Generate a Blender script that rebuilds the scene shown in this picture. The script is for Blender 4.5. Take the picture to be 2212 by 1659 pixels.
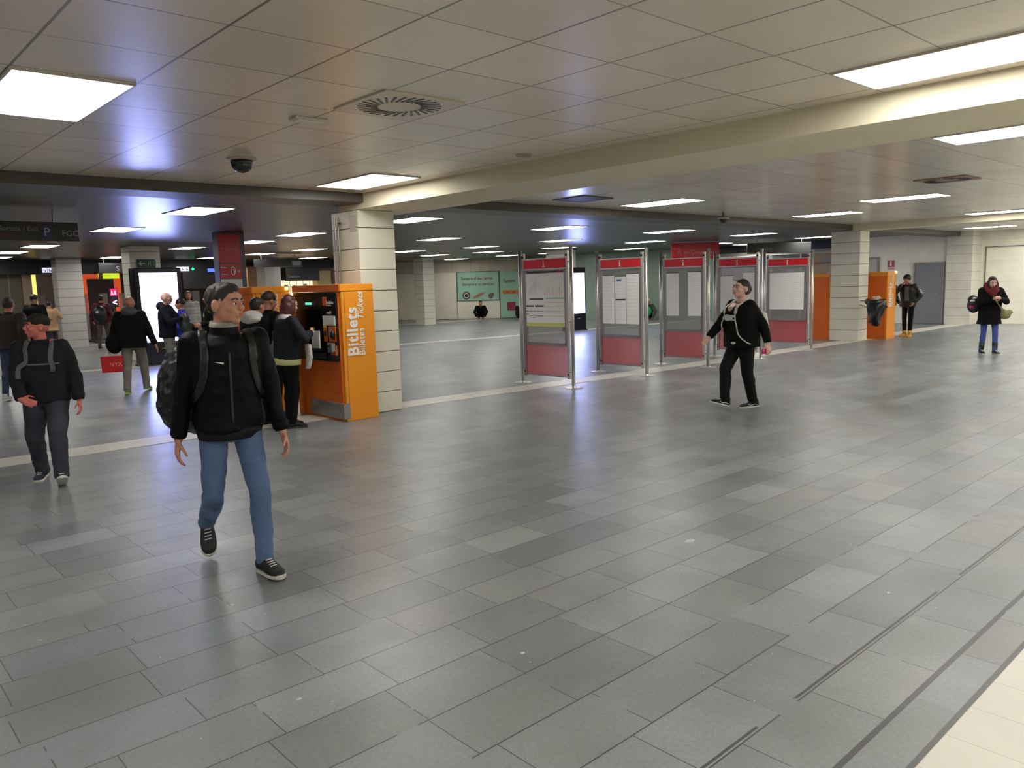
import bpy, bmesh, math, random
from mathutils import Vector, Matrix, noise
for o in list(bpy.data.objects): bpy.data.objects.remove(o, do_unlink=True)
SC = bpy.context.scene; COL = SC.collection; R = math.radians; V = Vector
random.seed(7)
# ---------------------------------------------------------------- camera, world, exposure
cam_data = bpy.data.cameras.new('camera'); cam = bpy.data.objects.new('camera', cam_data); COL.objects.link(cam)
cr = V((0.73686226, -0.67543896, -0.02856968)); cu = V((0.10650098, 0.07424604, 0.99153672)); cf = V((0.66760134, 0.73366869, -0.12664401))
cam.matrix_world = Matrix(((cr.x, cu.x, -cf.x, 0), (cr.y, cu.y, -cf.y, 0), (cr.z, cu.z, -cf.z, 1.6), (0, 0, 0, 1)))
cam_data.sensor_width = 36; cam_data.lens = 36 * 1700.8 / 2212; cam_data.clip_end = 200
SC.camera = cam
world = bpy.data.worlds.new('world'); SC.world = world; world.use_nodes = True
world.node_tree.nodes['Background'].inputs[0].default_value = (.5, .5, .52, 1)
world.node_tree.nodes['Background'].inputs[1].default_value = .25
SC.view_settings.view_transform = 'Standard'; SC.view_settings.look = 'None'
SC.view_settings.gamma = 1; SC.view_settings.use_curve_mapping = False
SC.view_settings.exposure = 1.5
LAMP = 5.5          # radiance of the ceiling light diffusers
ZC = 2.74           # ceiling height
# ---------------------------------------------------------------- materials
def lin(c): return tuple(((x / 255) / 12.92 if x / 255 <= .04045 else ((x / 255 + .055) / 1.055) ** 2.4) for x in c)
MATS = {}
def mat(name, rgb=(128, 128, 128), rough=.6, metal=0, emit=None, es=1, bump=0, bscale=20, var=0, vscale=8, trans=0, alpha=1, spec=.5, coat=0, stretch=None):
    if name in MATS: return MATS[name]
    m = bpy.data.materials.new(name); m.use_nodes = True; MATS[name] = m
    nt = m.node_tree; b = nt.nodes['Principled BSDF']; L = nt.links
    c = lin(rgb); b.inputs['Base Color'].default_value = (*c, 1); b.inputs['Roughness'].default_value = rough
    b.inputs['Metallic'].default_value = metal; b.inputs['Specular IOR Level'].default_value = spec
    b.inputs['Transmission Weight'].default_value = trans; b.inputs['Alpha'].default_value = alpha; b.inputs['Coat Weight'].default_value = coat
    if emit: b.inputs['Emission Color'].default_value = (*lin(emit), 1); b.inputs['Emission Strength'].default_value = es
    if bump or var:
        tc = nt.nodes.new('ShaderNodeTexCoord'); mp = nt.nodes.new('ShaderNodeMapping'); L.new(tc.outputs['Object'], mp.inputs[0])
        if stretch: mp.inputs['Scale'].default_value = stretch
    if var:
        n = nt.nodes.new('ShaderNodeTexNoise'); n.inputs['Scale'].default_value = vscale; n.inputs['Detail'].default_value = 5
        L.new(mp.outputs[0], n.inputs['Vector'])
        r = nt.nodes.new('ShaderNodeMapRange'); r.inputs[1].default_value = .25; r.inputs[2].default_value = .75
        r.inputs[3].default_value = 1 - var; r.inputs[4].default_value = 1 + var; L.new(n.outputs[0], r.inputs[0])
        mx = nt.nodes.new('ShaderNodeVectorMath'); mx.operation = 'SCALE'; mx.inputs[0].default_value = c
        L.new(r.outputs[0], mx.inputs['Scale']); L.new(mx.outputs[0], b.inputs['Base Color'])
    if bump:
        n = nt.nodes.new('ShaderNodeTexNoise'); n.inputs['Scale'].default_value = bscale; n.inputs['Detail'].default_value = 4
        L.new(mp.outputs[0], n.inputs['Vector'])
        bp = nt.nodes.new('ShaderNodeBump'); bp.inputs['Strength'].default_value = bump; bp.inputs['Distance'].default_value = .01
        L.new(n.outputs[0], bp.inputs['Height']); L.new(bp.outputs[0], b.inputs['Normal'])
    return m
class NB:
    """tiny node helper for the hand written materials"""
    def __init__(s, name):
        s.m = bpy.data.materials.new(name); s.m.use_nodes = True; s.nt = s.m.node_tree; s.b = s.nt.nodes['Principled BSDF']
        tc = s.nt.nodes.new('ShaderNodeTexCoord'); sp = s.nt.nodes.new('ShaderNodeSeparateXYZ'); s.nt.links.new(tc.outputs['Object'], sp.inputs[0])
        s.P = tc.outputs['Object']; s.x, s.y, s.z = sp.outputs; MATS[name] = s.m
    def put(s, sock, v):
        if hasattr(v, 'is_output'): s.nt.links.new(v, sock)
        else: sock.default_value = v
    def f(s, op, a, b=0.0, c=0.0):
        n = s.nt.nodes.new('ShaderNodeMath'); n.operation = op
        for k, v in enumerate((a, b, c)): s.put(n.inputs[k], v)
        return n.outputs[0]
    def comb(s, x, y, z=0.0):
        n = s.nt.nodes.new('ShaderNodeCombineXYZ')
        for k, v in enumerate((x, y, z)): s.put(n.inputs[k], v)
        return n.outputs[0]
    def wn(s, v):
        n = s.nt.nodes.new('ShaderNodeTexWhiteNoise'); n.noise_dimensions = '3D'; s.put(n.inputs['Vector'], v); return n.outputs[0]
    def noise(s, scale, det=5, vec=None):
        n = s.nt.nodes.new('ShaderNodeTexNoise'); n.inputs['Scale'].default_value = scale; n.inputs['Detail'].default_value = det
        s.nt.links.new(vec if vec is not None else s.P, n.inputs['Vector']); return n.outputs[0]
    def rng(s, v, a, b, c, d):
        n = s.nt.nodes.new('ShaderNodeMapRange'); s.put(n.inputs[0], v)
        for k, q in enumerate((a, b, c, d)): n.inputs[k + 1].default_value = q
        return n.outputs[0]
    def mix(s, fac, a, b):
        n = s.nt.nodes.new('ShaderNodeMix'); n.data_type = 'RGBA'; s.put(n.inputs[0], fac)
        s.put(n.inputs[6], (*a, 1) if isinstance(a, tuple) else a); s.put(n.inputs[7], (*b, 1) if isinstance(b, tuple) else b); return n.outputs[2]
    def scale(s, col, fac):
        n = s.nt.nodes.new('ShaderNodeVectorMath'); n.operation = 'SCALE'; s.put(n.inputs[0], col); s.put(n.inputs['Scale'], fac); return n.outputs[0]
    def bump(s, h, strength=.5, dist=.01):
        n = s.nt.nodes.new('ShaderNodeBump'); n.inputs['Strength'].default_value = strength; n.inputs['Distance'].default_value = dist
        s.put(n.inputs['Height'], h); s.nt.links.new(n.outputs[0], s.b.inputs['Normal'])
    def edge(s, v, w):   # 1 on the joint, v = fraction coordinate in metres from joint, both sides
        return v
def joint(n, coord, period, width, off=0.0):
    """1 where coord is within width of a multiple of period"""
    t = n.f('FRACT', n.f('DIVIDE', n.f('SUBTRACT', coord, off), period))
    d = n.f('MULTIPLY', n.f('MINIMUM', t, n.f('SUBTRACT', 1.0, t)), period)
    return n.f('LESS_THAN', d, width / 2)
def floor_material():
    n = NB('grey_stone_slabs')
    row = n.f('FLOOR', n.f('DIVIDE', n.f('SUBTRACT', n.y, 1.07), .2985))
    off = n.f('MULTIPLY', n.wn(n.comb(row, 3.1, 7.7)), .49)
    wob = n.f('MULTIPLY', n.f('SUBTRACT', n.noise(1.3, 2), .5), .012)
    xx = n.f('ADD', n.f('ADD', n.x, off), wob); colm = n.f('FLOOR', n.f('DIVIDE', xx, .492))
    h1 = n.wn(n.comb(row, colm, 1.0)); h2 = n.wn(n.comb(row, colm, 5.0)); h3 = n.wn(n.comb(row, colm, 9.0))
    pair = n.wn(n.comb(row, n.f('FLOOR', n.f('DIVIDE', colm, 3.0)), 2.0))
    yy = n.f('ADD', n.y, n.f('MULTIPLY', n.f('SUBTRACT', n.noise(.9, 2), .5), .006))
    jy = joint(n, yy, .2985, .0065, 1.07); jx = joint(n, xx, .492, .0045)
    jx = n.f('MULTIPLY', jx, n.f('GREATER_THAN', n.noise(3.1, 2), .44))
    jy = n.f('MULTIPLY', jy, n.f('GREATER_THAN', n.noise(1.7, 2), .36))
    big = n.f('MULTIPLY', n.f('LESS_THAN', n.f('ABSOLUTE', n.f('SUBTRACT', n.y, 1.08)), .009), 1.0)
    big2 = n.f('LESS_THAN', n.f('ABSOLUTE', n.f('SUBTRACT', n.y, .912)), .011)
    big3 = n.f('MULTIPLY', n.f('LESS_THAN', n.f('ABSOLUTE', n.f('SUBTRACT', n.y, 1.385)), .006), n.f('GREATER_THAN', n.noise(1.1, 2), .42))
    J = n.f('MAXIMUM', n.f('MAXIMUM', jx, jy), n.f('MAXIMUM', n.f('MAXIMUM', big, big2), big3))
    base = n.mix(n.f('MULTIPLY', h2, .85), lin((132, 138, 138)), lin((140, 141, 138)))
    base = n.mix(n.f('MULTIPLY', h3, .35), base, lin((122, 128, 138)))
    val = n.rng(h1, 0, 1, .86, 1.12); val = n.f('MULTIPLY', val, n.rng(pair, 0, 1, .92, 1.08))
    val = n.f('MULTIPLY', val, n.rng(n.noise(2.2, 6), .3, .7, .87, 1.11)); val = n.f('MULTIPLY', val, n.rng(n.noise(60, 4), .3, .7, .9, 1.09))
    val = n.f('MULTIPLY', val, n.rng(n.noise(330, 2), .3, .7, .86, 1.12))
    spots = n.f('GREATER_THAN', n.noise(26, 1), .79)
    base = n.mix(n.f('MULTIPLY', spots, .6), n.scale(base, val), lin((196, 196, 190)))
    dark = n.f('GREATER_THAN', n.noise(9, 3), .80)
    base = n.mix(n.f('MULTIPLY', dark, .15), base, lin((70, 70, 66)))
    n.put(n.b.inputs['Base Color'], n.mix(n.f('MULTIPLY', J, .85), base, lin((58, 56, 54))))
    n.put(n.b.inputs['Roughness'], n.rng(n.f('ADD', n.noise(5, 4), n.f('MULTIPLY', h1, .25)), .2, 1.1, .29, .40))
    n.b.inputs['Specular IOR Level'].default_value = .55
    n.bump(n.f('SUBTRACT', n.f('ADD', n.f('MULTIPLY', n.noise(45, 5), .35), n.f('MULTIPLY', n.noise(9, 2), .25)), n.f('MULTIPLY', J, 1.2)), .22, .006)
    return n.m
def tile_material(name, rgb, px, py, axisx='x', axisy='y', ox=0, oy=0, w=.006, rough=.35, jc=(90, 84, 76), var=.06, joint_mix=.7, dirt=0):
    n = NB(name); a = {'x': n.x, 'y': n.y, 'z': n.z}
    ja = joint(n, a[axisx], px, w, ox) if px else 0.0; jb = joint(n, a[axisy], py, w, oy) if py else 0.0
    J = n.f('MAXIMUM', ja, jb)
    h = n.wn(n.comb(n.f('FLOOR', n.f('DIVIDE', n.f('SUBTRACT', a[axisx], ox), px or 99.0)), n.f('FLOOR', n.f('DIVIDE', n.f('SUBTRACT', a[axisy], oy), py or 99.0)), 1.0))
    col = n.scale(lin(rgb), n.f('MULTIPLY', n.rng(h, 0, 1, 1 - var, 1 + var), n.rng(n.noise(3, 5), .3, .7, .95, 1.04)))
    if dirt:
        col = n.mix(n.f('MULTIPLY', n.rng(n.noise(1.6, 6), .5, .75, 0, 1), dirt), col, lin((105, 92, 74)))
    n.put(n.b.inputs['Base Color'], n.mix(n.f('MULTIPLY', J, joint_mix), col, lin(jc)))
    n.b.inputs['Roughness'].default_value = rough
    n.bump(n.f('SUBTRACT', n.f('MULTIPLY', n.noise(30, 3), .15), J), .3, .006)
    return n.m
def ceiling_material(name, rgb, rough, gx=.6, gy=.605, wavy=.0, strip=0, w=.012, jm=.75, spec=.5, metal=0):
    n = NB(name)
    jx = joint(n, n.x, gx, w, .935); jy = joint(n, n.y, gy, w * .7, 2.22)
    J = n.f('MAXIMUM', n.f('MULTIPLY', jx, n.rng(n.noise(.8, 2), .35, .5, .8, 1)), n.f('MULTIPLY', jy, n.rng(n.noise(.7, 2), .35, .55, .65, 1)))
    if strip: J = n.f('MAXIMUM', J, n.f('MULTIPLY', joint(n, n.x, .1, .008, .935), .5))
    h = n.wn(n.comb(n.f('FLOOR', n.f('DIVIDE', n.f('SUBTRACT', n.x, .935), gx)), n.f('FLOOR', n.f('DIVIDE', n.f('SUBTRACT', n.y, 2.22), gy)), 4.0))
    col = n.scale(lin(rgb), n.f('MULTIPLY', n.rng(h, 0, 1, .95, 1.04), n.f('MULTIPLY', n.rng(n.noise(.7, 5), .3, .7, .93, 1.05), n.rng(n.noise(220, 2), .3, .7, .93, 1.05))))
    n.put(n.b.inputs['Base Color'], n.mix(n.f('MULTIPLY', J, jm), col, lin((62, 50, 38))))
    n.b.inputs['Roughness'].default_value = rough; n.b.inputs['Specular IOR Level'].default_value = spec; n.b.inputs['Metallic'].default_value = metal
    hh = n.f('SUBTRACT', n.f('MULTIPLY', n.noise(1.1, 3), wavy * 6), J)
    hh = n.f('ADD', hh, n.f('MULTIPLY', h, wavy * 1.5))
    n.bump(hh, .35, .006)
    return n.m
floor_m = floor_material()
cream_strip = tile_material('cream_floor_tile', (214, 210, 198), .255, .255, ox=.0, oy=.9, w=.004, rough=.4, jc=(150, 146, 138), joint_mix=.5, var=.05)
ceil_near = ceiling_material('beige_ceiling_pan', (232, 221, 205), .29, wavy=.06, spec=.8, w=.014, jm=.8)
ceil_right = ceiling_material('grey_ceiling_pan', (222, 215, 200), .24, gx=1.2, wavy=.12, strip=1, spec=.7)
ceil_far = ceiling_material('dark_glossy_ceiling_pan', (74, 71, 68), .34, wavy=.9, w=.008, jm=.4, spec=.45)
beam_m = mat('cream_beam_paint', (226, 217, 190), .7, var=.04, vscale=2)
beam_dark = mat('dark_beam_paint', (84, 80, 74), .45, var=.1, vscale=2)
pillar_m = tile_material('cream_pillar_panel', (214, 211, 198), 0, .26, 'x', 'z', oy=.0, w=.008, rough=.32, jc=(92, 84, 72), var=.03, dirt=.12)
wallt_m = tile_material('cream_wall_tile', (240, 235, 218), .62, .62, 'y', 'z', w=.006, rough=.4, jc=(170, 164, 148), joint_mix=.5, var=.03)
wall_grey = tile_material('beige_far_wall', (206, 196, 176), .9, 1.9, 'x', 'z', w=.01, rough=.5, jc=(110, 102, 90), joint_mix=.5, var=.03, dirt=.3)
green_wall = mat('pale_green_glass_panel', (138, 158, 144), .3, var=.06, vscale=1, spec=.4)
dark_wall = mat('dark_brown_wall', (62, 54, 46), .5, var=.2, vscale=1)
black = mat('black_plastic', (16, 16, 18), .35)
steel = mat('brushed_steel', (206, 202, 196), .36, metal=.85, bump=.03, bscale=60)
steel_dark = mat('worn_steel', (156, 152, 146), .42, metal=.8, bump=.05, bscale=40)
orange = mat('orange_machine_paint', (240, 152, 34), .42, bump=.05, bscale=250, spec=.4)
orange_shaded = mat('shaded_orange_machine_paint', (226, 106, 26), .45, bump=.05, bscale=250, spec=.4)  # same orange paint, with the shade on the front faces put into the colour
white_p = mat('white_lettering', (238, 236, 230), .5)
red_p = mat('red_sign_face', (178, 24, 34), .35)
red_lit = mat('red_backlit_header', (190, 16, 26), .35, emit=(190, 10, 20), es=.04)
paper = mat('white_paper', (246, 246, 240), .6, var=.02, vscale=6)
ink = mat('dark_print', (60, 58, 56), .6); ink_l = mat('pale_print', (176, 174, 170), .6); green_ink = mat('green_print', (60, 140, 110), .6); yel_ink = mat('yellow_print', (214, 216, 130), .6)
lamp_m = mat('lamp_diffuser', (250, 250, 246), .5, emit=(255, 252, 246), es=LAMP)
lamp_frame = mat('lamp_frame', (206, 200, 188), .4)
screen_m = mat('white_lit_screen', (240, 240, 255), .3, emit=(158, 170, 255), es=6.5)
# ---------------------------------------------------------------- mesh helpers
def link(name, me, m=None, parent=None):
    o = bpy.data.objects.new(name, me); COL.objects.link(o)
    if m is not None and not me.materials: me.materials.append(m)
    if parent is not None: o.parent = parent
    return o
def obj(name, bm, m, parent=None, smooth=False):
    bmesh.ops.recalc_face_normals(bm, faces=bm.faces)
    me = bpy.data.meshes.new(name); bm.to_mesh(me); bm.free()
    if smooth:
        for p in me.polygons: p.use_smooth = True
    return link(name, me, m, parent)
def tag(o, label, cat, group=None):
    o['label'] = label; o['category'] = cat
    if group: o['group'] = group
    return o
def thing(name, label, cat, loc=(0, 0, 0), rotz=0, group=None):
    o = bpy.data.objects.new(name, None); COL.objects.link(o); o.location = loc; o.rotation_euler = (0, 0, rotz); o.empty_display_size = .1
    return tag(o, label, cat, group)
def struct(name, bm, m):
    o = obj(name, bm, m); o['kind'] = 'structure'; return o
def B(): return bmesh.new()
def box(bm, x0, x1, y0, y1, z0, z1, bev=0):
    vs = [bm.verts.new((x, y, z)) for x in (x0, x1) for y in (y0, y1) for z in (z0, z1)]
    fs = [bm.faces.new([vs[i] for i in q]) for q in ((0, 1, 3, 2), (4, 6, 7, 5), (0, 4, 5, 1), (2, 3, 7, 6), (0, 2, 6, 4), (1, 5, 7, 3))]
    if bev:
        es = list({e for f in fs for e in f.edges}); bmesh.ops.bevel(bm, geom=es, offset=bev, segments=2, affect='EDGES', profile=.5)
    return bm
def obox(bm, c, d, hl, hw, hh):
    """box oriented along horizontal direction d"""
    d = V(d).normalized(); n = V((-d.y, d.x, 0)); c = V(c)
    vs = [bm.verts.new(c + d * (a * hl) + n * (b * hw) + V((0, 0, e * hh))) for a in (-1, 1) for b in (-1, 1) for e in (-1, 1)]
    for q in ((0, 1, 3, 2), (4, 6, 7, 5), (0, 4, 5, 1), (2, 3, 7, 6), (0, 2, 6, 4), (1, 5, 7, 3)): bm.faces.new([vs[i] for i in q])
    return bm
def frame_of(d):
    d = V(d).normalized(); a = V((0, 0, 1)) if abs(d.z) < .9 else V((1, 0, 0)); x = a.cross(d).normalized(); return x, d.cross(x).normalized(), d
def tube(bm, p0, p1, r0, r1=None, n=12, cap=True):
    p0, p1 = V(p0), V(p1); r1 = r0 if r1 is None else r1; x, y, d = frame_of(p1 - p0); rings = []
    for p, r in ((p0, r0), (p1, r1)): rings.append([bm.verts.new(p + x * (r * math.cos(2 * math.pi * k / n)) + y * (r * math.sin(2 * math.pi * k / n))) for k in range(n)])
    for k in range(n): bm.faces.new((rings[0][k], rings[0][(k + 1) % n], rings[1][(k + 1) % n], rings[1][k]))
    if cap: bm.faces.new(rings[0][::-1]); bm.faces.new(rings[1])
    return bm
def path_tube(bm, pts, r, n=8):
    for a, b in zip(pts, pts[1:]): tube(bm, a, b, r, r, n)
    for p in pts[1:-1]: ball(bm, p, r, u=8, v=6)
    return bm
def ball(bm, c, r, rot=None, u=14, v=10):
    """ellipsoid; r is a number or a triple; rot a 3x3 matrix"""
    r = (r, r, r) if not hasattr(r, '__len__') else r
    M = Matrix.Translation(V(c)) @ (rot.to_4x4() if rot else Matrix.Identity(4)) @ Matrix.Diagonal((*r, 1))
    bmesh.ops.create_uvsphere(bm, u_segments=u, v_segments=v, radius=1, matrix=M); return bm
def loft(bm, secs, n=20, cap=True, p=2.0):
    """secs: (centre, vector a, vector b): elliptical (super-elliptical for p>2) rings"""
    rings = []
    for c, a, b in secs:
        ring = []
        for k in range(n):
            t = 2 * math.pi * k / n; ct, st = math.cos(t), math.sin(t)
            ring.append(bm.verts.new(V(c) + V(a) * (abs(ct) ** (2 / p) * (1 if ct >= 0 else -1)) + V(b) * (abs(st) ** (2 / p) * (1 if st >= 0 else -1))))
        rings.append(ring)
    for q, w in zip(rings, rings[1:]):
        for k in range(n): bm.faces.new((q[k], q[(k + 1) % n], w[(k + 1) % n], w[k]))
    if cap: bm.faces.new(rings[0][::-1]); bm.faces.new(rings[-1])
    return bm
def text(name, s, m, parent, loc, xdir, updir, size, ext=.002, bold=0, shear=0, align='LEFT', sx=1.0, space=1.0):
    cu_ = bpy.data.curves.new(name, 'FONT'); cu_.body = s; cu_.size = size; cu_.extrude = ext; cu_.offset = bold; cu_.shear = shear; cu_.align_x = align; cu_.space_character = space; cu_.resolution_u = 3
    t = bpy.data.objects.new(name, cu_); COL.objects.link(t)
    dg = bpy.context.evaluated_depsgraph_get(); me = bpy.data.meshes.new_from_object(t.evaluated_get(dg)); bpy.data.objects.remove(t, do_unlink=True)
    x = V(xdir).normalized(); y = V(updir).normalized(); z = x.cross(y)
    me.transform(Matrix(((x.x * sx, y.x, z.x, loc[0]), (x.y * sx, y.y, z.y, loc[1]), (x.z * sx, y.z, z.z, loc[2]), (0, 0, 0, 1))))
    me.materials.clear(); me.name = name
    return link(name, me, m, parent)
def dup(root, loc, label, group=None, rotz=None):
    r = root.copy(); COL.objects.link(r); r.location = loc; r['label'] = label
    if rotz is not None: r.rotation_euler = (0, 0, rotz)
    if group: r['group'] = group
    for ch in list(root.children):
        c = ch.copy(); COL.objects.link(c); c.parent = r
        for g in ch.children:
            d = g.copy(); COL.objects.link(d); d.parent = c
    return r
# ---------------------------------------------------------------- room shell
struct('floor', box(B(), -9, 34, -6, 36, -.1, 0), floor_m)
struct('trim_1', box(B(), -9, 27, -6, .90, 0, .004), cream_strip)
def strip_poly(name, pts, w, m):
    bm = B(); lo = [bm.verts.new((x, y, .004)) for x, y in pts]; hi = [bm.verts.new((x, y + w, .004)) for x, y in pts]
    lo2 = [bm.verts.new((x, y, -.005)) for x, y in pts]; hi2 = [bm.verts.new((x, y + w, -.005)) for x, y in pts]
    for k in range(len(pts) - 1):
        bm.faces.new((lo[k], lo[k + 1], hi[k + 1], hi[k])); bm.faces.new((lo2[k], lo2[k + 1], lo[k + 1], lo[k])); bm.faces.new((hi[k], hi[k + 1], hi2[k + 1], hi2[k]))
    return struct(name, bm, m)
strip_poly('trim_2', [(-9, 8.8), (1.33, 8.74), (5.9, 8.64), (10.6, 8.38), (13.3, 8.27), (25.8, 8.22)], .47, cream_strip)
strip_poly('trim_3', [(-9, 18.7), (12.4, 18.1), (16.5, 17.62), (25.6, 17.3)], .42, cream_strip)
strip_poly('trim_4', [(-9, 28.2), (18.9, 27.6), (24, 27.3)], .4, cream_strip)
# ceilings: the near bay, the bay right of the beam, the dark zone beyond the pillar row
struct('ceiling_near', box(B(), -9, 5.3, -6, 8.42, ZC, ZC + .1), ceil_near)
struct('ceiling_right', box(B(), 6.2, 34, -6, 8.42, ZC, ZC + .1), ceil_right)
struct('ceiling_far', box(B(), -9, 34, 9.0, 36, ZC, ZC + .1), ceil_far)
struct('trim_5', box(B(), 5.3, 6.2, -6, 9.0, 2.56, ZC + .1), beam_m)
struct('trim_6', box(B(), -9, 5.3, 8.42, 9.0, 2.63, ZC + .1), beam_dark)
struct('trim_7', box(B(), 6.2, 34, 8.42, 9.0, 2.62, ZC + .1), beam_dark)
bm = B(); box(bm, 18.6, 19.3, -6, 8.42, 2.6, ZC)
struct('trim_8', bm, beam_m)
# walls
def wall_seg(name, a, b, z0, z1, m, t=.15):
    a, b = V((*a, 0)), V((*b, 0)); c = (a + b) / 2; d = b - a; n = V((-d.y, d.x, 0)).normalized()
    if n.dot(c) < 0: n = -n
    me_c = c + n * (t / 2)
    bm = obox(B(), (0, 0, (z0 + z1) / 2), (1, 0, 0), d.length / 2, t / 2, (z1 - z0) / 2)
    o = struct(name, bm, m); o.location = me_c; o.rotation_euler = (0, 0, math.atan2(d.y, d.x)); return o
wall_seg('wall_right', (25.85, 8.75), (25.85, 11.6), 0, ZC, wallt_m)
wall_seg('wall_right_front', (26.5, -6), (26.5, 8.2), 0, ZC, wallt_m)
wall_seg('wall_right_end', (25.85, 16.9), (25.85, 18.2), 0, ZC, green_wall)
wall_seg('wall_shop_back', (30.2, 11.6), (30.2, 17), 0, ZC, dark_wall)
wall_seg('wall_shop_side', (25.95, 11.68), (30.2, 11.68), 0, ZC, dark_wall)
wall_seg('wall_green', (25.85, 18.2), (24.6, 22.3), 0, ZC, green_wall)
wall_seg('wall_green_end', (24.6, 22.3), (25.1, 26.7), 0, ZC, green_wall)
wall_seg('wall_diagonal', (25.1, 26.7), (18.5, 34.4), 0, ZC, wall_grey)
wall_seg('wall_far', (-9, 34.6), (18.5, 34.6), 0, ZC, dark_wall)
wall_seg('wall_left', (-9, -6), (-9, 34.6), 0, ZC, wall_grey)
wall_seg('wall_back', (-9, -6), (26.5, -6), 0, ZC, wallt_m)
bm = B(); box(bm, 25.7, 26.6, 8.08, 8.78, 0, ZC); struct('wall_pilaster', bm, pillar_m)
# right wall panel seam, doors
struct('trim_9', box(box(B(), 26.47, 26.5, -5, 7.98, 2.26, 2.285), 26.47, 26.5, 7.95, 7.98, 0, 2.26), mat('seam_grey', (120, 116, 104), .6))
door_m = mat('grey_steel_door', (128, 130, 134), .45, var=.05, vscale=3); fr_m = mat('grey_door_frame', (146, 144, 138), .5)
d1 = struct('door_1', box(B(), 25.8, 25.86, 8.9, 9.7, .01, 1.84, .004), door_m)
fr = obj('door_frame', box(box(box(B(), 25.78, 25.86, 8.86, 8.9, 0, 1.88), 25.78, 25.86, 9.7, 9.74, 0, 1.88), 25.78, 25.86, 8.9, 9.7, 1.84, 1.88), fr_m, d1)
obj('door_handle', tube(tube(B(), (25.8, 8.98, .95), (25.74, 8.98, .95), .012), (25.74, 8.98, .95), (25.74, 9.1, .95), .01), steel, d1)
d2 = struct('door_2', box(B(), 25.8, 25.86, 10.86, 11.5, .01, 2.04, .004), mat('beige_steel_door', (178, 174, 160), .45))
obj('door_frame', box(box(box(B(), 25.78, 25.86, 10.81, 10.86, 0, 2.1), 25.78, 25.86, 11.5, 11.55, 0, 2.1), 25.78, 25.86, 10.86, 11.5, 2.04, 2.1), fr_m, d2)
# pillars with stacked cream panels
def pillar(x0, x1, y0, y1, z1, label, front=True, m=pillar_m, course=.26):
    t = thing('pillar', label, 'pillar', ((x0 + x1) / 2, (y0 + y1) / 2, 0))
    w, d = (x1 - x0) / 2, (y1 - y0) / 2; bm = B(); z = 0; k = 0
    while z < z1 - .01:
        top = min(z + course, z1); box(bm, -w, w, -d, d, z + .004, top - .004, .006); z = top
    obj('cladding', bm, m, t)
    obj('core', box(B(), -w + .012, w - .012, -d + .012, d - .012, 0, z1), mat('pillar_gap', (80, 72, 60), .8), t)
    return t
pm = mat('cream_panel', (228, 225, 208), .34, var=.035, vscale=4, bump=.02)
pA = pillar(5.3, 5.83, 8.56, 9.2, 2.56, 'cream panelled pillar beside the nearest orange ticket machine, thin pipes down its side', m=pm)
obj('pipe', path_tube(path_tube(B(), [(-.29, .2, 0), (-.29, .2, 2.5)], .013), [(-.285, .13, 0), (-.285, .13, 2.42), (-.285, .05, 2.42)], .011), steel_dark, pA)
obj('corner_plate', box(B(), -.268, -.262, -.29, -.12, 2.3, 2.5), mat('pale_metal_plate', (200, 190, 176), .3), pA)
pB = pillar(18.7, 19.2, 8.28, 8.98, 2.62, 'cream panelled pillar between two orange machines on the right, waste bag hung beside it', m=pm)
pillar(6.1, 6.8, 27.0, 27.6, ZC, 'grey-lilac panelled pillar on the far left beside the ticket gates', m=mat('grey_panel', (190, 186, 182), .35, var=.03, vscale=4))
pillar(19.25, 19.8, 26.35, 27.0, ZC, 'slim far pillar left of the green posters wall, two-tone cream and lilac', m=pm)
pF = pillar(6.05, 6.75, 19.9, 20.5, ZC, 'pillar behind the big lit advertising kiosk, green exit sign on it', m=pm)
pillar(20.4, 21.0, 19.5, 20.4, ZC, 'pillar behind the second lit screen, above the nearest information panel', m=pm)
pillar(12.75, 13.35, 27.0, 27.7, ZC, 'plain light grey pillar far behind, between the totem and the ticket machines', m=mat('plain_grey_panel', (176, 174, 168), .5), course=3)
# ---------------------------------------------------------------- ceiling lights
def lamp(x, y, label, z=ZC, w=.285, l=.57, first=[None]):
    if first[0]: return dup(first[0], (x, y, z), label, 'square-edged white ceiling lights')
    t = thing('ceiling_light', label, 'ceiling light', (x, y, z), 0, 'square-edged white ceiling lights')
    bm = B()
    for a, b, c, d in ((-w - .015, w + .015, -l - .015, -l), (-w - .015, w + .015, l, l + .015), (-w - .015, -w, -l, l), (w, w + .015, -l, l)): box(bm, a, b, c, d, -.012, .0)
    obj('frame', bm, lamp_frame, t); obj('diffuser', box(B(), -w, w, -l, l, -.008, .0), lamp_m, t); first[0] = t; return t
near = [(1.235, 5.25, 'big ceiling light at the upper left, cut by the left picture edge'), (4.76, 7.48, 'ceiling light just left of the cream beam end, over the ticket machines'), (4.83, 1.62, 'large bright ceiling light at the upper right, above the cream beam')]
right_ = [(9.83, 7.35, 'lone ceiling light above the first information panels, near the dark vent'), (12.9, 5.05, 'long thin ceiling light right of the dome camera, nearer of that pair'), (14.8, 7.2, 'ceiling light left of the right-hand pillar, just right of the hanging dome camera'), (18.0, 5.19, 'thin ceiling light at the right edge, in front of the crosswise beam'), (24.0, 7.15, 'faint thin ceiling light by the far right cream wall'), (7.68, 2.1, 'sliver of ceiling light at the right picture edge under the cream beam')]
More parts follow.
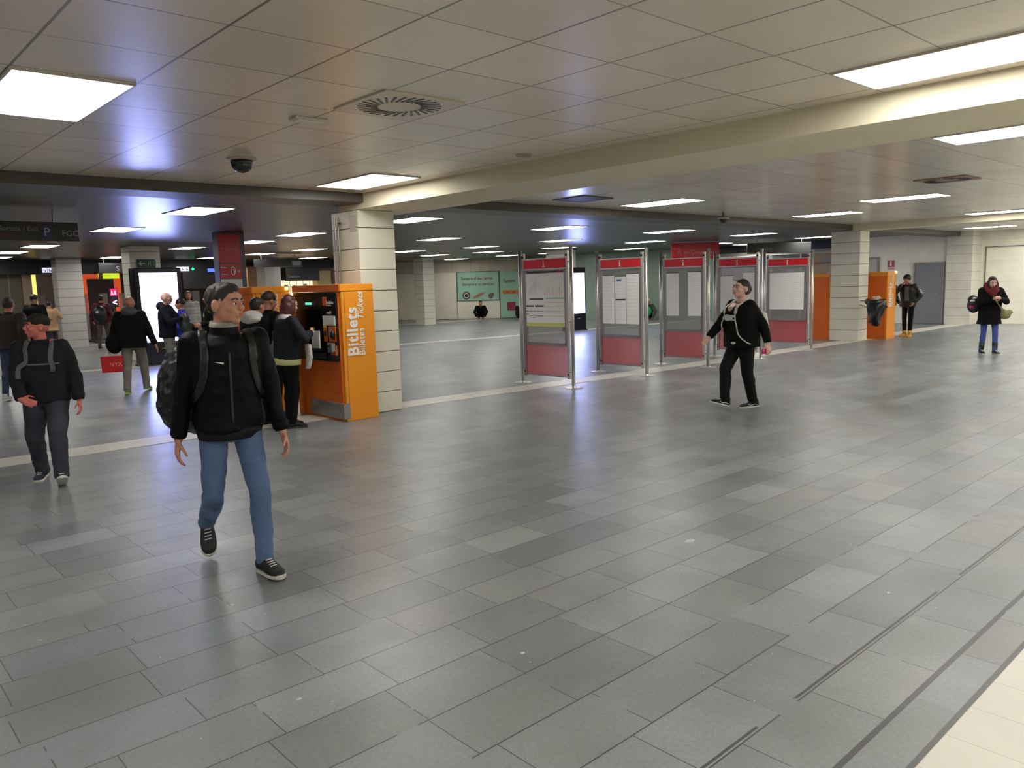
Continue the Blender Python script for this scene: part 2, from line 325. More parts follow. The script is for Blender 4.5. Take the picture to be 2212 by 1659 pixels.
far_ = [(4.4, 11.3), (4.4, 15.05), (4.35, 20.5), (4.3, 23.4), (4.5, 26.3), (7.7, 20.7), (7.5, 26.0), (8.1, 11.4), (8.0, 15.2), (12.0, 15.7), (12.2, 11.8), (15.1, 21.4), (15.8, 18.6), (15.9, 15.35), (15.85, 11.65), (11.0, 23.6), (8.2, 17.9), (11.3, 20.95), (10.6, 26.4), (14.3, 26.3), (18.6, 21.5), (18.1, 24.0), (21.9, 24.0), (22.0, 27.6), (19.2, 18.6), (22.4, 22.0), (19.35, 15.1), (23.1, 18.7), (23.2, 15.2), (19.6, 11.6), (25.2, 15.0), (23.4, 11.7), (7.5, 29.0), (10.7, 29.2), (7.4, 32.5)]
for x, y, lb in near + right_: lamp(x, y, lb)
near_names = {0: 'ceiling light nearest behind the black beam on the left, above the lit kiosk', 7: 'ceiling light beside the top of the pillar by the ticket machine', 3: 'ceiling light low on the far left near the left picture edge'}
def where(x, y):
    d = V((x, y, ZC)) - V((0, 0, 1.6)); u = 1106 + 1700.8 * d.dot(cr) / d.dot(cf); v = 829.5 - 1700.8 * d.dot(cu) / d.dot(cf); return u, v
lst = sorted(far_, key=lambda p: where(*p)[0]); rank = {p: k for k, p in enumerate(lst)}
ords = ['first', 'second', 'third', 'fourth', 'fifth', 'sixth', 'seventh', 'eighth', 'ninth', 'tenth', 'eleventh', 'twelfth', 'thirteenth', 'fourteenth', 'fifteenth', 'sixteenth', 'seventeenth', 'eighteenth', 'nineteenth', 'twentieth'] + ['twenty-' + w for w in ['first', 'second', 'third', 'fourth', 'fifth', 'sixth', 'seventh', 'eighth', 'ninth']] + ['thirtieth'] + ['thirty-' + w for w in ['first', 'second', 'third', 'fourth', 'fifth', 'sixth']]
for p in far_:
    lb = {(4.4, 11.3): 'nearest light in the dark ceiling, above the lit kiosk', (8.1, 11.4): 'light in the dark ceiling touching the panelled pillar by the ticket machine'}.get(p, 'small light in the dark far ceiling, %s counted from the left' % ords[rank[p]])
    lamp(*p, lb)
# unseen lights added out of frame to brighten the hall
for k, (x, y) in enumerate([(1.2, 1.0), (-2.4, 5.2), (-2.4, 1.0), (-6, 5.2), (-6, 1.0), (1.2, -3), (4.83, -2.5), (8.4, -2), (12.5, -2), (16, 1.0), (11.0, 1.8), (20.8, 3.0), (20.8, -1), (24.6, 2.5), (25.5, 6.0), (22.7, 4.0), (25.3, 3.6), (19.6, 2.0), (17, 1.0), (13.2, 1.9), (23.2, .9), (24.2, 5.2), (21.2, 4.7), (18.2, 3.2), (15.2, 2.8), (24.5, -.5), (7.7, .4), (4.83, -.4), (.6, 11.3), (.6, 15.05), (-3.2, 13), (-3.2, 20)]):
    lamp(x, y, 'unseen ceiling light added beyond the picture frame to brighten the hall')['group'] = 'added ceiling lights beyond the frame'
# ---------------------------------------------------------------- things on the ceiling
def vent(x, y, label, m, z=ZC):
    t = thing('ceiling_vent', label, 'air vent', (x, y, z), 0)
    bm = B(); box(bm, -.3, .3, -.3, .3, -.012, 0, .003); obj('plate', bm, m, t)
    bm = B()
    for k in range(28):
        a = 2 * math.pi * k / 28; c = V((math.cos(a + .12) * .2, math.sin(a + .12) * .2, -.0135)); obox(bm, c, (math.cos(a + .5), math.sin(a + .5), 0), .068, .0075, .0015)
    obj('slots', bm, black, t); return t
vent(2.99, 4.27, 'round-slotted swirl vent in the near beige ceiling', mat('vent_plate', (214, 204, 188), .35))
v2 = vent(12.3, 4.2, 'rust-stained swirl vent in the ceiling on the right', mat('rusty_vent_plate', (150, 112, 92), .4)); v2.location = (10.9, 3.75, ZC)
def spot_c(name, x, y, label, cat):
    bm = B(); tube(bm, (0, 0, 0), (0, 0, -.012), .075, .07, 20); o = obj(name, bm, mat('speaker_grille', (170, 160, 144), .5, var=.15, vscale=90)); o.location = (x, y, ZC); tag(o, label, cat)
spot_c('ceiling_speaker', 5.0, 5.25, 'small round grille in the beige ceiling near the cream beam', 'speaker')
t = thing('emergency_light', 'small rectangular white fitting on the ceiling beside the swirl vent', 'emergency light', (2.72, 4.95, ZC)); 
obj('housing', box(B(), -.12, .12, -.055, .055, -.02, 0, .006), mat('fitting_white', (214, 204, 190), .4), t); obj('lens', box(B(), -.1, .1, -.04, .04, -.026, -.018, .004), mat('fitting_lens', (232, 226, 214), .3), t)
def dome_cam(x, y, z, label, drop, s=1):
    t = thing('dome_camera', label, 'security camera', (x, y, z))
    if drop: obj('stem', tube(B(), (0, 0, 0), (0, 0, -drop), .03 * s, .03 * s, 14), mat('camera_stem', (120, 116, 110), .4), t)
    bm = B(); loft(bm, [((0, 0, -drop + .004), (.13 * s, 0, 0), (0, .13 * s, 0)), ((0, 0, -drop - .012), (.125 * s, 0, 0), (0, .125 * s, 0)), ((0, 0, -drop - .02), (.1 * s, 0, 0), (0, .1 * s, 0))], 24); obj('base_ring', bm, mat('camera_ring', (190, 178, 160), .4), t, True)
    bm = B(); secs = []
    for k in range(9):
        a = k / 8 * math.pi / 2; r = .088 * s * math.cos(a) + .002; zz = -drop - .05 * s - .075 * s * math.sin(a); secs.append(((0, 0, zz), (r, 0, 0), (0, r, 0)))
    loft(bm, [((0, 0, -drop - .015), (.095 * s, 0, 0), (0, .095 * s, 0)), ((0, 0, -drop - .045 * s), (.095 * s, 0, 0), (0, .095 * s, 0))] + secs, 24); obj('dome', bm, mat('smoked_dome', (10, 10, 12), .06, spec=.8), t, True)
    return t
dome_cam(3.03, 6.72, ZC, 'black dome camera on the near beige ceiling, left of the swirl vent', 0)
dome_cam(12.35, 7.9, ZC, 'small dome camera hanging on a stem between the lights on the right', .1, .8)
t = thing('ceiling_grille', 'dark square grille in the ceiling above the first information panels', 'air grille', (8.3, 7.55, ZC))
bm = B(); [box(bm, -.28 + k * .056, -.28 + k * .056 + .035, -.27, .27, -.012, 0) for k in range(10)]; obj('slats', bm, mat('dark_grille', (50, 46, 42), .4), t); obj('border', box(box(box(box(B(), -.3, .3, -.3, -.27, -.014, 0), -.3, .3, .27, .3, -.014, 0), -.3, -.28, -.27, .27, -.014, 0), .28, .3, -.27, .27, -.014, 0), beam_dark, t)
# ---------------------------------------------------------------- orange ticket machines
def machine(x0, x1, y0, y1, h, label, screen=-1, front=True, signside=True, group=None):
    """box with front on the -X side (screen) when screen=-1"""
    t = thing('ticket_machine', label, 'ticket machine', (x0, y0, 0)); W, D = x1 - x0, y1 - y0
    side = orange
    obj('cabinet', box(B(), 0.012, W, 0, D, .0, h - .09, .006), side, t)
    obj('lid', box(B(), 0.0, W, -.003, D + .003, h - .085, h, .008), side, t)
    if front:
        obj('front_panel', box(B(), -.006, .03, .05, D - .03, .34, h - .1, .006), orange_shaded, t)
        obj('front_upper', box(B(), -.008, .0, .01, D - .02, h - .086, h - .004), orange_shaded, t)
        obj('lower_panel', box(B(), -.006, .03, .05, D - .03, .0, .34), orange_shaded, t)
        kp = obj('kick_plate', box(box(B(), -.03, .0, .0, D * .68, .03, .22, .004), -.03, .06, -.006, .0, .03, .22), mat('grey_kick_plate', (150, 148, 144), .35, var=.08, vscale=20, metal=.6), t)
        obj('seam', box(B(), .052, .056, -.0015, .0, .22, h - .09), ink, t)
    else:
        obj('front_panel', box(B(), -.006, .02, .03, D - .03, .03, h - .1, .004), orange_shaded, t)
    if signside:
        text('lettering_big', 'Bitllets', white_p, t, (W * .46, -.004, h * .475), (0, 0, 1), (-1, 0, 0), .205, .003, .0055, sx=.96, space=1.07)
        text('lettering_small', 'Billetes', white_p, t, (W * .66, -.004, h * .475), (0, 0, 1), (-1, 0, 0), .115, .003, .0012, sx=1.0)
        text('lettering_italic', 'Tickets', white_p, t, (W * .66, -.004, h * .475 + .43), (0, 0, 1), (-1, 0, 0), .115, .003, .0012, shear=.3, sx=1.0)
    return t
m1 = machine(4.83, 5.29, 8.29, 9.49, 1.65, 'nearest orange ticket machine, black screen panel, white lettering on its side')
def on_front(name, y0, y1, z0, z1, m, d=.02, x=-.006, bev=.004, parent=m1): return obj(name, box(B(), x - d, x, y0, y1, z0, z1, bev), m, parent)
# black fascia with rounded corners
bm = B(); ys0, ys1, z0, z1, rr = .06, 1.06, .72, 1.555, .06; pts = []
for cy, cz, a0 in ((ys1 - rr, z1 - rr, 0), (ys0 + rr, z1 - rr, 90), (ys0 + rr, z0 + rr, 180), (ys1 - rr, z0 + rr, 270)):
    for k in range(7): a = R(a0 + k * 15); pts.append((cy + rr * math.cos(a), cz + rr * math.sin(a)))
f0 = [bm.verts.new((-.03, y, z)) for y, z in pts]; f1 = [bm.verts.new((-.005, y, z)) for y, z in pts]
bm.faces.new(f0); bm.faces.new(f1[::-1])
for k in range(len(pts)): bm.faces.new((f0[k], f0[(k + 1) % len(pts)], f1[(k + 1) % len(pts)], f1[k]))
fas = obj('fascia', bm, mat('black_fascia', (14, 13, 13), .22), m1)
sub = lambda n, y0, y1, z0, z1, m, d=.01: on_front(n, y0, y1, z0, z1, m, d, -.03, .002, fas)
sub('status_display', .52, .86, 1.40, 1.44, mat('unlit_display', (34, 44, 40), .3)); sub('status_digits', .62, .78, 1.408, 1.435, mat('green_display', (20, 60, 50), .3, emit=(70, 200, 150), es=.8), .013)
sub('screen', .45, .95, 1.08, 1.36, mat('dark_touch_screen', (9, 9, 10), .1))
sub('logo', .27, .35, 1.4, 1.5, mat('logo_orange', (226, 92, 40), .4)); text('lettering', 'Rodalies', white_p, fas, (-.042, .26, 1.42), (0, -1, 0), (0, 0, 1), .05, .001, .001)
text('lettering', 'de Catalunya', white_p, fas, (-.042, .26, 1.395), (0, -1, 0), (0, 0, 1), .022, .001)
text('lettering', 'renfe', white_p, fas, (-.042, .26, 1.30), (0, -1, 0), (0, 0, 1), .05, .001, .001, shear=.25)
sub('notice', .085, .37, 1.16, 1.275, paper); sub('notice_header', .085, .37, 1.275, 1.285, ink, .008)
for k in range(5): sub('notice_line', .11, .34, 1.175 + k * .02, 1.178 + k * .02, ink_l, .011)
sub('coin_panel', .08, .235, .965, 1.15, orange_shaded, .012); sub('coin_slot_panel', .29, .36, .965, 1.15, orange_shaded, .012)
sub('yellow_label', .29, .36, 1.125, 1.155, mat('yellow_label', (224, 196, 50), .5), .014); sub('slot', .3, .345, 1.03, 1.09, black, .022)
kp_ = sub('keypad', .165, .22, 1.04, 1.11, mat('keypad_grey', (150, 160, 150), .4), .02)
bm = B(); ball(bm, (-.055, .12, 1.05), (.035, .035, .055)); obj('bill_mouth', bm, black, fas, True)
sub('card_panel', .075, .21, .80, .92, orange_shaded, .012); o = obj('card_reader', box(B(), -.10, -.03, .09, .2, .835, .955, .018), mat('silver_reader', (150, 150, 152), .25, metal=.8), fas)
obj('reader_display', box(B(), -.104, -.098, .13, .185, .905, .93), black, fas)
bm = B(); obox(bm, (-.075, .53, 1.0), (0, 1, 0), .13, .05, .005); sh = obj('notice_board', box(B(), -.09, -.075, .39, .58, .88, 1.09, .002), paper, fas)
bm = B()
for k in range(7): box(bm, -.0925, -.09, .42 + (k % 2) * .02, .55 - (k % 3) * .02, .915 + k * .022, .918 + k * .022)
obj('print', bm, ink_l, sh); sub('yellow_panel', .60, .67, 1.03, 1.13, mat('yellow_label', (224, 196, 50), .5), .03)
sub('shelf', .42, .7, .845, .875, black, .11); sub('tray', .35, .85, .75, .82, mat('tray_grey', (44, 44, 44), .3), .02)
m2 = machine(4.42, 4.95, 9.78, 10.6, 1.65, 'second orange ticket machine standing behind the nearest one')
bm = B(); box(bm, -.02, .02, -.01, .02, 1.6, 1.64, .004); obj('indicator_light', bm, mat('yellow_indicator', (240, 230, 120), .4, emit=(250, 240, 120), es=1.5), m2).location = (.48, -.01, 0)
m3 = machine(18.72, 19.1, 9.0, 9.5, 1.62, 'orange ticket machine left of the right-hand pillar, plain back', front=False, signside=False)
m4 = machine(19.5, 20.0, 7.95, 8.62, 1.62, 'orange ticket machine right of the right-hand pillar, white lettering on its side', front=False)
bm = B(); box(bm, .44, .5, -.02, .02, 1.58, 1.63, .004); obj('indicator_light', bm, MATS['yellow_indicator'], m4)
# ---------------------------------------------------------------- information panels
glass_m = mat('smoky_panel_glass', (158, 156, 150), .1, alpha=.45, spec=.5); redglass = mat('red_tinted_glass', (206, 66, 78), .12, alpha=.55, spec=.6)
def info_panel(x, y0, y1, label, kind, top=2.12):
    t = thing('information_panel', label, 'information panel', (x, y0, 0), 0, 'steel information panels along the white floor strip'); D = y1 - y0
    for yy in (0, D):
        bm = B(); tube(bm, (0, yy, .008), (0, yy, top), .028, .028, 20); p = obj('post', bm, steel, t, True)
        bm = B(); loft(bm, [((0, yy, .0), (.135, 0, 0), (0, .135, 0)), ((0, yy, .008), (.135, 0, 0), (0, .135, 0)), ((0, yy, .014), (.05, 0, 0), (0, .05, 0)), ((0, yy, .03), (.036, 0, 0), (0, .036, 0))], 28); obj('base_plate', bm, steel, p)
        bm = B(); tube(bm, (0, yy, top), (0, yy, top + .004), .03, .03, 20); obj('cap', bm, steel_dark, p)
        s = 1 if yy == 0 else -1; r = yy + s * .085
        bm = B(); box(bm, -.02, .02, r - .022, r + .022, .13, top - .06, .004); rl = obj('rail', bm, steel_dark if yy else steel, t)
        bm = B()
        for z in (.24, 1.0, 1.9): tube(bm, (0, yy, z), (0, r, z), .008, .008, 8)
        obj('spacers', bm, steel_dark, rl)
        bm = B(); tube(bm, (-.03, r, top - .12), (.03, r, top - .12), .02, .02, 14); tube(bm, (-.03, r, .2), (.03, r, .2), .012, .012, 12); obj('bolts', bm, black, rl)
    a, b = .11, D - .11
    h = obj('header', box(B(), -.028, .028, a, b, 1.815, 1.955, .003), red_lit, t)
    c_ = D / 2
    obj('information_symbol', tube(box(box(box(B(), -.033, -.028, c_ - .009, c_ + .009, 1.84, 1.902), -.033, -.028, c_ - .022, c_ + .022, 1.832, 1.842), -.033, -.028, c_ - .0, c_ + .02, 1.893, 1.902), (-.028, c_, 1.925), (-.033, c_, 1.925), .0125, .0125, 16), white_p, h)
    obj('header_frame', box(box(B(), -.034, .034, a - .01, b + .01, 1.955, 1.972), -.034, .034, a - .01, b + .01, 1.796, 1.812), steel, t)
    obj('glass', box(B(), -.012, .012, a, b, .66, 1.795), glass_m, t)
    obj('glass_frame', box(box(box(box(B(), -.02, .02, a, a + .03, .66, 1.8), -.02, .02, b - .03, b, .66, 1.8), -.02, .02, a, b, .645, .672), -.02, .02, a, b, 1.778, 1.8), steel_dark, t)
    obj('lower_panel', box(B(), -.01, .01, a, b, .165, .64), redglass, t)
    obj('lower_rail', box(B(), -.02, .02, a, b, .15, .168), steel_dark, t); obj('middle_rail', box(B(), -.02, .02, a, b, .628, .645), steel_dark, t)
    def sheet(ya, yb, za, zb, rows, hdr=True, lm=ink_l):
        ya, yb = D - ya, D - yb     # measured from the back (left in the photo)
        s = obj('poster', box(B(), -.016, -.0125, yb, ya, za, zb), paper, t)
        if hdr:
            bm = B(); q = yb
            while q < ya - .02:
                w = random.uniform(.015, .06); box(bm, -.0175, -.016, q, min(q + w, ya), zb, zb + random.uniform(.006, .018)); q += w + .004
            obj('heading', bm, ink, s)
        bm = B()
        for k in range(rows):
            zz = zb - .03 - (zb - za - .05) * k / rows; box(bm, -.0172, -.016, yb + .01, ya - .01, zz - .002, zz)
        if rows: obj('print', bm, lm, s)
        return s
    if kind == 1:
        s = sheet(.13, 1.02, .92, 1.74, 0, False)
        bm = B()
        def ln(y0_, y1_, z, hh, bm=bm): box(bm, -.0178, -.016, D - y1_, D - y0_, z, z + hh)
        box(bm, -.018, -.0125, D - .98, D - .17, 1.745, 1.775); ln(.22, .53, 1.335, .02); ln(.14, .31, 1.225, .026); ln(.34, .53, 1.225, .026)
        for k in range(5): ln(.14 + k * .08, .205 + k * .08, 1.15, .009)
        ln(.14, .2, 1.105, .008); ln(.21, .28, 1.082, .007); ln(.29, .36, 1.09, .007); ln(.29, .36, 1.06, .007); ln(.37, .53, 1.08, .009)
        obj('black_print', bm, ink, s)
        bm = B(); ln(.55, .98, 1.165, .004, bm); ln(.14, .53, 1.268, .003, bm); ln(.55, .98, 1.29, .004, bm); ln(.56, .98, 1.08, .004, bm); ln(.56, .72, 1.225, .005, bm); ln(.78, .98, 1.23, .005, bm)
        for k in range(5): 
            q = .2 + k * .04; ln(q, q + .3 - k * .05, 1.5 + k * .03, .002, bm); ln(q, q + .003, 1.42, .09 + k * .03, bm)
        for k in range(9): ln(.56 + k * .045, .565 + k * .045, 1.40, .05 + .1 * ((k * 7) % 5) / 5, bm)
        obj('pale_print', bm, ink_l, s)
        bm = B(); ln(.57, .98, 1.35, .007, bm); ln(.55, .9, 1.15, .004, bm)
        for k in range(10): ln(.6 + k * .038, .62 + k * .038, 1.357, .01, bm)
        obj('green_print', bm, green_ink, s)
        bm = B(); ln(.135, 1.02, .92, .06, bm); obj('yellow_band', bm, yel_ink, s)
        bm = B(); box(bm, -.019, -.0175, D - .95, D - .84, 1.745, 1.775); obj('red_tab', bm, red_p, s)
    elif kind == 2:
        for ya, yb, zt in ((.13, .40, 1.68), (.42, .66, 1.66), (.67, .95, 1.70)): sheet(ya, yb, .86, zt, 14)
        obj('black_band', box(B(), -.0185, -.016, D - .65, D - .43, 1.26, 1.285), ink, t); obj('blue_box', box(B(), -.0185, -.016, D - .56, D - .46, 1.58, 1.62), mat('blue_print', (90, 130, 170), .6), t)
    elif kind == 3:
        sheet(.14, .42, .92, 1.70, 22); sheet(.62, .91, .92, 1.71, 22)
    elif kind == 4:
        sheet(.14, .42, .9, 1.62, 16); sheet(.43, .63, 1.3, 1.53, 5); sheet(.43, .63, .9, 1.27, 8); sheet(.64, .93, .9, 1.68, 18)
    else:
        for k in range(3): sheet(.13 + k * .27, .4 + k * .27 - .004, .87, 1.66, 16)
    return t
G5 = [(8.66, 8.13, 9.25, 'nearest of the five information panels, network map with yellow foot', 1), (10.5, 8.17, 9.25, 'second information panel from the left, three tall white sheets side by side', 2),
      (12.13, 8.06, 9.1, 'third information panel from the left, two narrow sheets with a gap', 3), (13.9, 8.04, 9.08, 'fourth information panel, partly hidden behind the walking woman in black', 4), (16.02, 8.08, 9.2, 'rightmost information panel, one wide white timetable, beside the orange machine', 5)]
for x, y0, y1, lb, k in G5: info_panel(x, y0, y1, lb, k)
# ---------------------------------------------------------------- lit advertising kiosks
def kiosk(x0, x1, y0, y1, h, sz0, sz1, mx, label, sx1=None):
    t = thing('advertising_kiosk', label, 'advertising kiosk', (x0, y0, 0)); W, D = x1 - x0, y1 - y0; bl = mat('navy_black_gloss', (14, 15, 26), .2)
    obj('housing', box(B(), 0, W, 0, D, .03, h, .02), bl, t); obj('plinth', box(B(), -.02, W + .02, -.03, D + .02, 0, .035, .006), mat('kiosk_plinth', (44, 44, 48), .4), t)
    obj('screen', box(B(), mx, (sx1 or W - mx), -.006, .002, sz0, sz1), screen_m, t)
    obj('bezel', box(box(box(box(B(), mx - .03, W - mx + .03, -.012, .0, sz0 - .03, sz0), mx - .03, W - mx + .03, -.012, .0, sz1, sz1 + .03), mx - .03, mx, -.012, 0, sz0, sz1), W - mx, W - mx + .03, -.012, 0, sz0, sz1), black, t)
    text('lettering', '< clear', white_p, t, (W * .45, -.004, sz0 - .17), (1, 0, 0), (0, 0, 1), .05, .001)
    return t
kiosk(5.65, 6.66, 18.37, 18.75, 2.17, .53, 2.06, .10, 'tall black kiosk with glowing white screen behind the bald men')
kiosk(18.62, 19.42, 17.6, 17.95, 2.05, .57, 1.87, .06, 'second black kiosk with white screen, behind the nearest information panel')
# ---------------------------------------------------------------- signs and the far background
def board(name, label, cat, loc, W, H, D, m, rotz=0, rods=0):
    """upright board, local x to its right, facing -y, origin at its lower left"""
    t = thing(name, label, cat, loc, rotz); obj('panel', box(B(), 0, W, 0, D, 0, H, .004), m, t)
    if rods:
        for x in (W * .15, W * .85): obj('hanger', tube(B(), (x, D / 2, H), (x, D / 2, rods), .012, .012, 8), steel_dark, t)
    return t
X_, Z_ = (1, 0, 0), (0, 0, 1)
def plate(t, name, x0, x1, z0, z1, m, d=.006, y=0): return obj(name, box(B(), x0, x1, y - d, y, z0, z1), m, t)
gm_0 = mat('dark_post', (40, 38, 38), .5)
sg_dark = mat('dark_sign_face', (34, 33, 36), .3); sg_txt = mat('dim_lettering', (120, 118, 116), .5); blue_s = mat('dark_blue_panel', (36, 42, 96), .4)
t = board('hanging_sign', 'dark hanging exit sign on the far left with P and FGC symbols', 'sign', (1.1, 12, 2.335), 1.93, .25, .06, sg_dark, rods=.405)
text('lettering', 'Sortida / Exit', sg_txt, t, (1.0, -.003, .13), X_, Z_, .085, .001, .001); text('lettering', 'ascensor', mat('faint_red_lettering', (92, 56, 54), .5), t, (1.0, -.003, .06), X_, Z_, .05, .001)
plate(t, 'parking_panel', 1.49, 1.6, .04, .21, blue_s); text('parking_letter', 'P', mat('pale_sign_lettering', (150, 150, 152), .5), t, (1.505, -.008, .07), X_, Z_, .15, .001, .002)
text('lettering', 'FGC', sg_txt, t, (1.72, -.003, .07), X_, Z_, .11, .001, .001)
t = thing('totem', 'tall red and white totem behind the front walking man, white ring symbol', 'sign totem', (6.17, 15.0, 0)); gm = mat('totem_grey', (70, 66, 78), .35)
obj('column', box(B(), 0, .53, 0, .25, 0, ZC, .004), gm, t)
fp = plate(t, 'upper_face', .0, .43, 2.15, 2.70, red_p, .012); text('lettering', 'Pl. Catalunya', mat('pale_red_lettering', (206, 120, 116), .5), fp, (.04, -.014, 2.40), X_, Z_, .062, .001)
fp = plate(t, 'lower_face', .01, .43, 1.86, 2.13, red_p, .012); text('lettering', 'Rodalies', white_p, fp, (.02, -.014, 2.05), X_, Z_, .033, .001); text('lettering', 'Catalunya', white_p, fp, (.02, -.014, 1.92), X_, Z_, .033, .001)
bm = B(); pts = [(.26 + .045 * math.cos(a), -.016, 1.995 + .075 * math.sin(a)) for a in [2 * math.pi * k / 24 for k in range(25)]]; path_tube(bm, pts, .006, 6); path_tube(bm, [(.275, -.016, 1.95), (.285, -.016, 1.99), (.262, -.016, 2.03)], .008, 6); obj('ring_symbol', bm, white_p, fp)
bm = B(); [tube(bm, a, b, .005, .005, 6) for a, b in (((.34, -.016, 1.995), (.4, -.016, 1.995)), ((.4, -.016, 1.995), (.375, -.016, 2.025)), ((.4, -.016, 1.995), (.375, -.016, 1.965)))]; obj('arrow', bm, white_p, fp)
plate(t, 'white_face', .01, .43, .1, 1.84, mat('totem_white', (206, 204, 198), .4), .012)
# green exit sign on the pillar behind the kiosk
t = thing('exit_sign', 'dark green sign with white left arrow on the pillar behind the kiosk', 'exit sign', (6.2, 19.88, 2.22))
plate(t, 'panel', .0, .42, 0, .2, mat('exit_green', (36, 66, 48), .4), .015)
bm = B(); [tube(bm, a, b, .01, .01, 6) for a, b in (((.05, -.02, .1), (.18, -.02, .1)), ((.05, -.02, .1), (.1, -.02, .15)), ((.05, -.02, .1), (.1, -.02, .05)))]; obj('arrow', bm, white_p, t)
bm = B(); box(bm, .3, .31, -.02, -.015, .04, .16); box(bm, .38, .39, -.02, -.015, .04, .16); box(bm, .3, .39, -.02, -.015, .15, .16); tube(bm, (.24, -.02, .05), (.27, -.02, .12), .008, .008, 6); tube(bm, (.27, -.02, .12), (.23, -.02, .1), .006, .006, 6); ball(bm, (.275, -.02, .145), .012); obj('pictogram', bm, mat('pale_green', (170, 180, 170), .5), t)
# gate line
lintel = struct('trim_10', box(box(B(), -9, 12.3, 28.0, 28.6, 2.3, ZC), 13.5, 18.5, 28.0, 28.6, 2.42, ZC), mat('black_fascia_band', (20, 19, 20), .5))
pic_m = mat('lit_pictogram', (226, 226, 236), .4, emit=(190, 190, 210), es=.5)
def pictos(x, label):
    t = thing('pictogram_sign', label, 'sign', (x, 27.98, 2.345))
    for k in range(3):
        p = plate(t, 'tile', k * .148, k * .148 + .135, 0, .15, pic_m, .015)
        bm = B(); box(bm, k * .148 + .04, k * .148 + .06, -.02, -.015, .03, .11); box(bm, k * .148 + .075, k * .148 + .1, -.02, -.015, .03, .07); obj('symbol', bm, ink, p)
pictos(5.93, 'row of three lit white pictogram tiles left of the far left pillar'); pictos(7.95, 'row of lit white pictogram tiles left of the glowing kiosk'); pictos(10.0, 'row of lit white pictogram tiles right of the glowing kiosk')
def arrow_sign(x, z, label):
    t = thing('arrow_light', label, 'arrow light', (x, 27.98, z)); g = mat('green_arrow_light', (60, 220, 130), .4, emit=(40, 230, 120), es=2.2)
    obj('arrow', tube(tube(tube(B(), (0, -.01, .08), (0, -.01, -.02), .009), (0, -.01, -.02), (.05, -.01, .03), .009), (0, -.01, -.02), (-.05, -.01, .03), .009), g, t)
arrow_sign(10.56, 2.4, 'green down arrow light right of the glowing kiosk'); arrow_sign(7.83, 2.36, 'green arrow light above the yellow-green sign on the left')
t = board('blue_display', 'blue lit display left of the red totem top', 'display', (11.08, 27.95, 2.31), .44, .12, .03, mat('blue_lit', (90, 110, 220), .4, emit=(60, 90, 230), es=.8))
t = board('dark_screen', 'large dark panel between the glowing kiosk and the red totem', 'display panel', (10.17, 27.9, 1.74), 1.3, .56, .05, black)
t = board('yellow_sign', 'yellow-green sign above the orange shop opening on the left', 'sign', (7.5, 27.9, 2.13), .62, .17, .05, mat('yellow_green_lit', (190, 206, 60), .4, emit=(170, 190, 40), es=.5))
plate(t, 'brown_end', .0, .12, .0, .17, mat('brown_sign_end', (96, 66, 40), .5), .01); text('lettering', 'METRO', mat('pale_yellow_lettering', (232, 220, 90), .5), t, (.05, -.012, .06), X_, Z_, .09, .001)
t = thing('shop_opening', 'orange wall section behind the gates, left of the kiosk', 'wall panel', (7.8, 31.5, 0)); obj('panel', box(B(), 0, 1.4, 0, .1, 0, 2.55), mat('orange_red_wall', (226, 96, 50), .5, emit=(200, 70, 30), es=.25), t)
obj('dark_door', box(B(), .25, 1.15, -.02, .02, 0, 2.2), mat('dark_recess', (46, 26, 26), .6), t)
t = board('line_sign', 'small red L1 sign glowing on the left behind the gates', 'sign', (7.72, 27.7, 1.2), .25, .62, .04, mat('dark_purple', (44, 28, 50), .4))
plate(t, 'red_square', .02, .23, .38, .6, mat('lit_magenta', (214, 30, 80), .4, emit=(214, 20, 80), es=.8)); text('lettering', 'L1', mat('lit_white', (250, 250, 250), .4, emit=(255, 255, 255), es=1), t, (.05, -.01, .42), X_, Z_, .16, .001, .003)
obj('post', box(B(), .1, .15, .04, .08, -1.2, .6), gm_0, t)
bm = B(); [tube(bm, a, b, .016, .016, 6) for a, b in (((.2, -.01, .1), (.08, -.01, .16)), ((.08, -.01, .16), (.2, -.01, .22)))]; obj('arrow', bm, MATS['lit_white'], t)
yel = mat('yellow_lit_doorway', (228, 200, 110), .5, emit=(230, 196, 100), es=.55)
t = thing('doorway', 'tall yellow lit doorway on the far left beyond the gates', 'doorway', (5.85, 30.6, 0)); obj('panel', box(B(), 0, .42, 0, .08, 0, 2.45), yel, t); obj('dark_strip', box(B(), .06, .22, -.02, 0, .2, 1.75), mat('door_dark', (40, 36, 34), .5), t); obj('seam', box(B(), .26, .27, -.02, 0, 1.4, 2.4), MATS['door_dark'], t)
t = board('column', 'narrow pinkish-beige column left of the yellow doorway', 'column', (5.42, 28.3, 0), .26, 2.66, .3, mat('pink_beige', (150, 128, 112), .5))
t = board('side_wall', 'dim olive-brown wall panels on the far left', 'wall panel', (1.5, 28.4, 0), 3.92, 2.55, .15, mat('olive_wall', (92, 84, 66), .5, var=.12, vscale=1.2)); obj('ribs', box(box(box(B(), 3.2, 3.26, -.02, 0, 0, 2.3), 3.55, 3.6, -.02, 0, 0, 2.3), 2.1, 2.15, -.02, 0, 0, 2.3), mat('olive_rib', (120, 116, 104), .5), t)
frost = mat('frosted_gate_glass', (150, 140, 134), .3, alpha=.55); gm_ = mat('gate_cabinet', (110, 98, 88), .4, metal=.4)
g0 = None
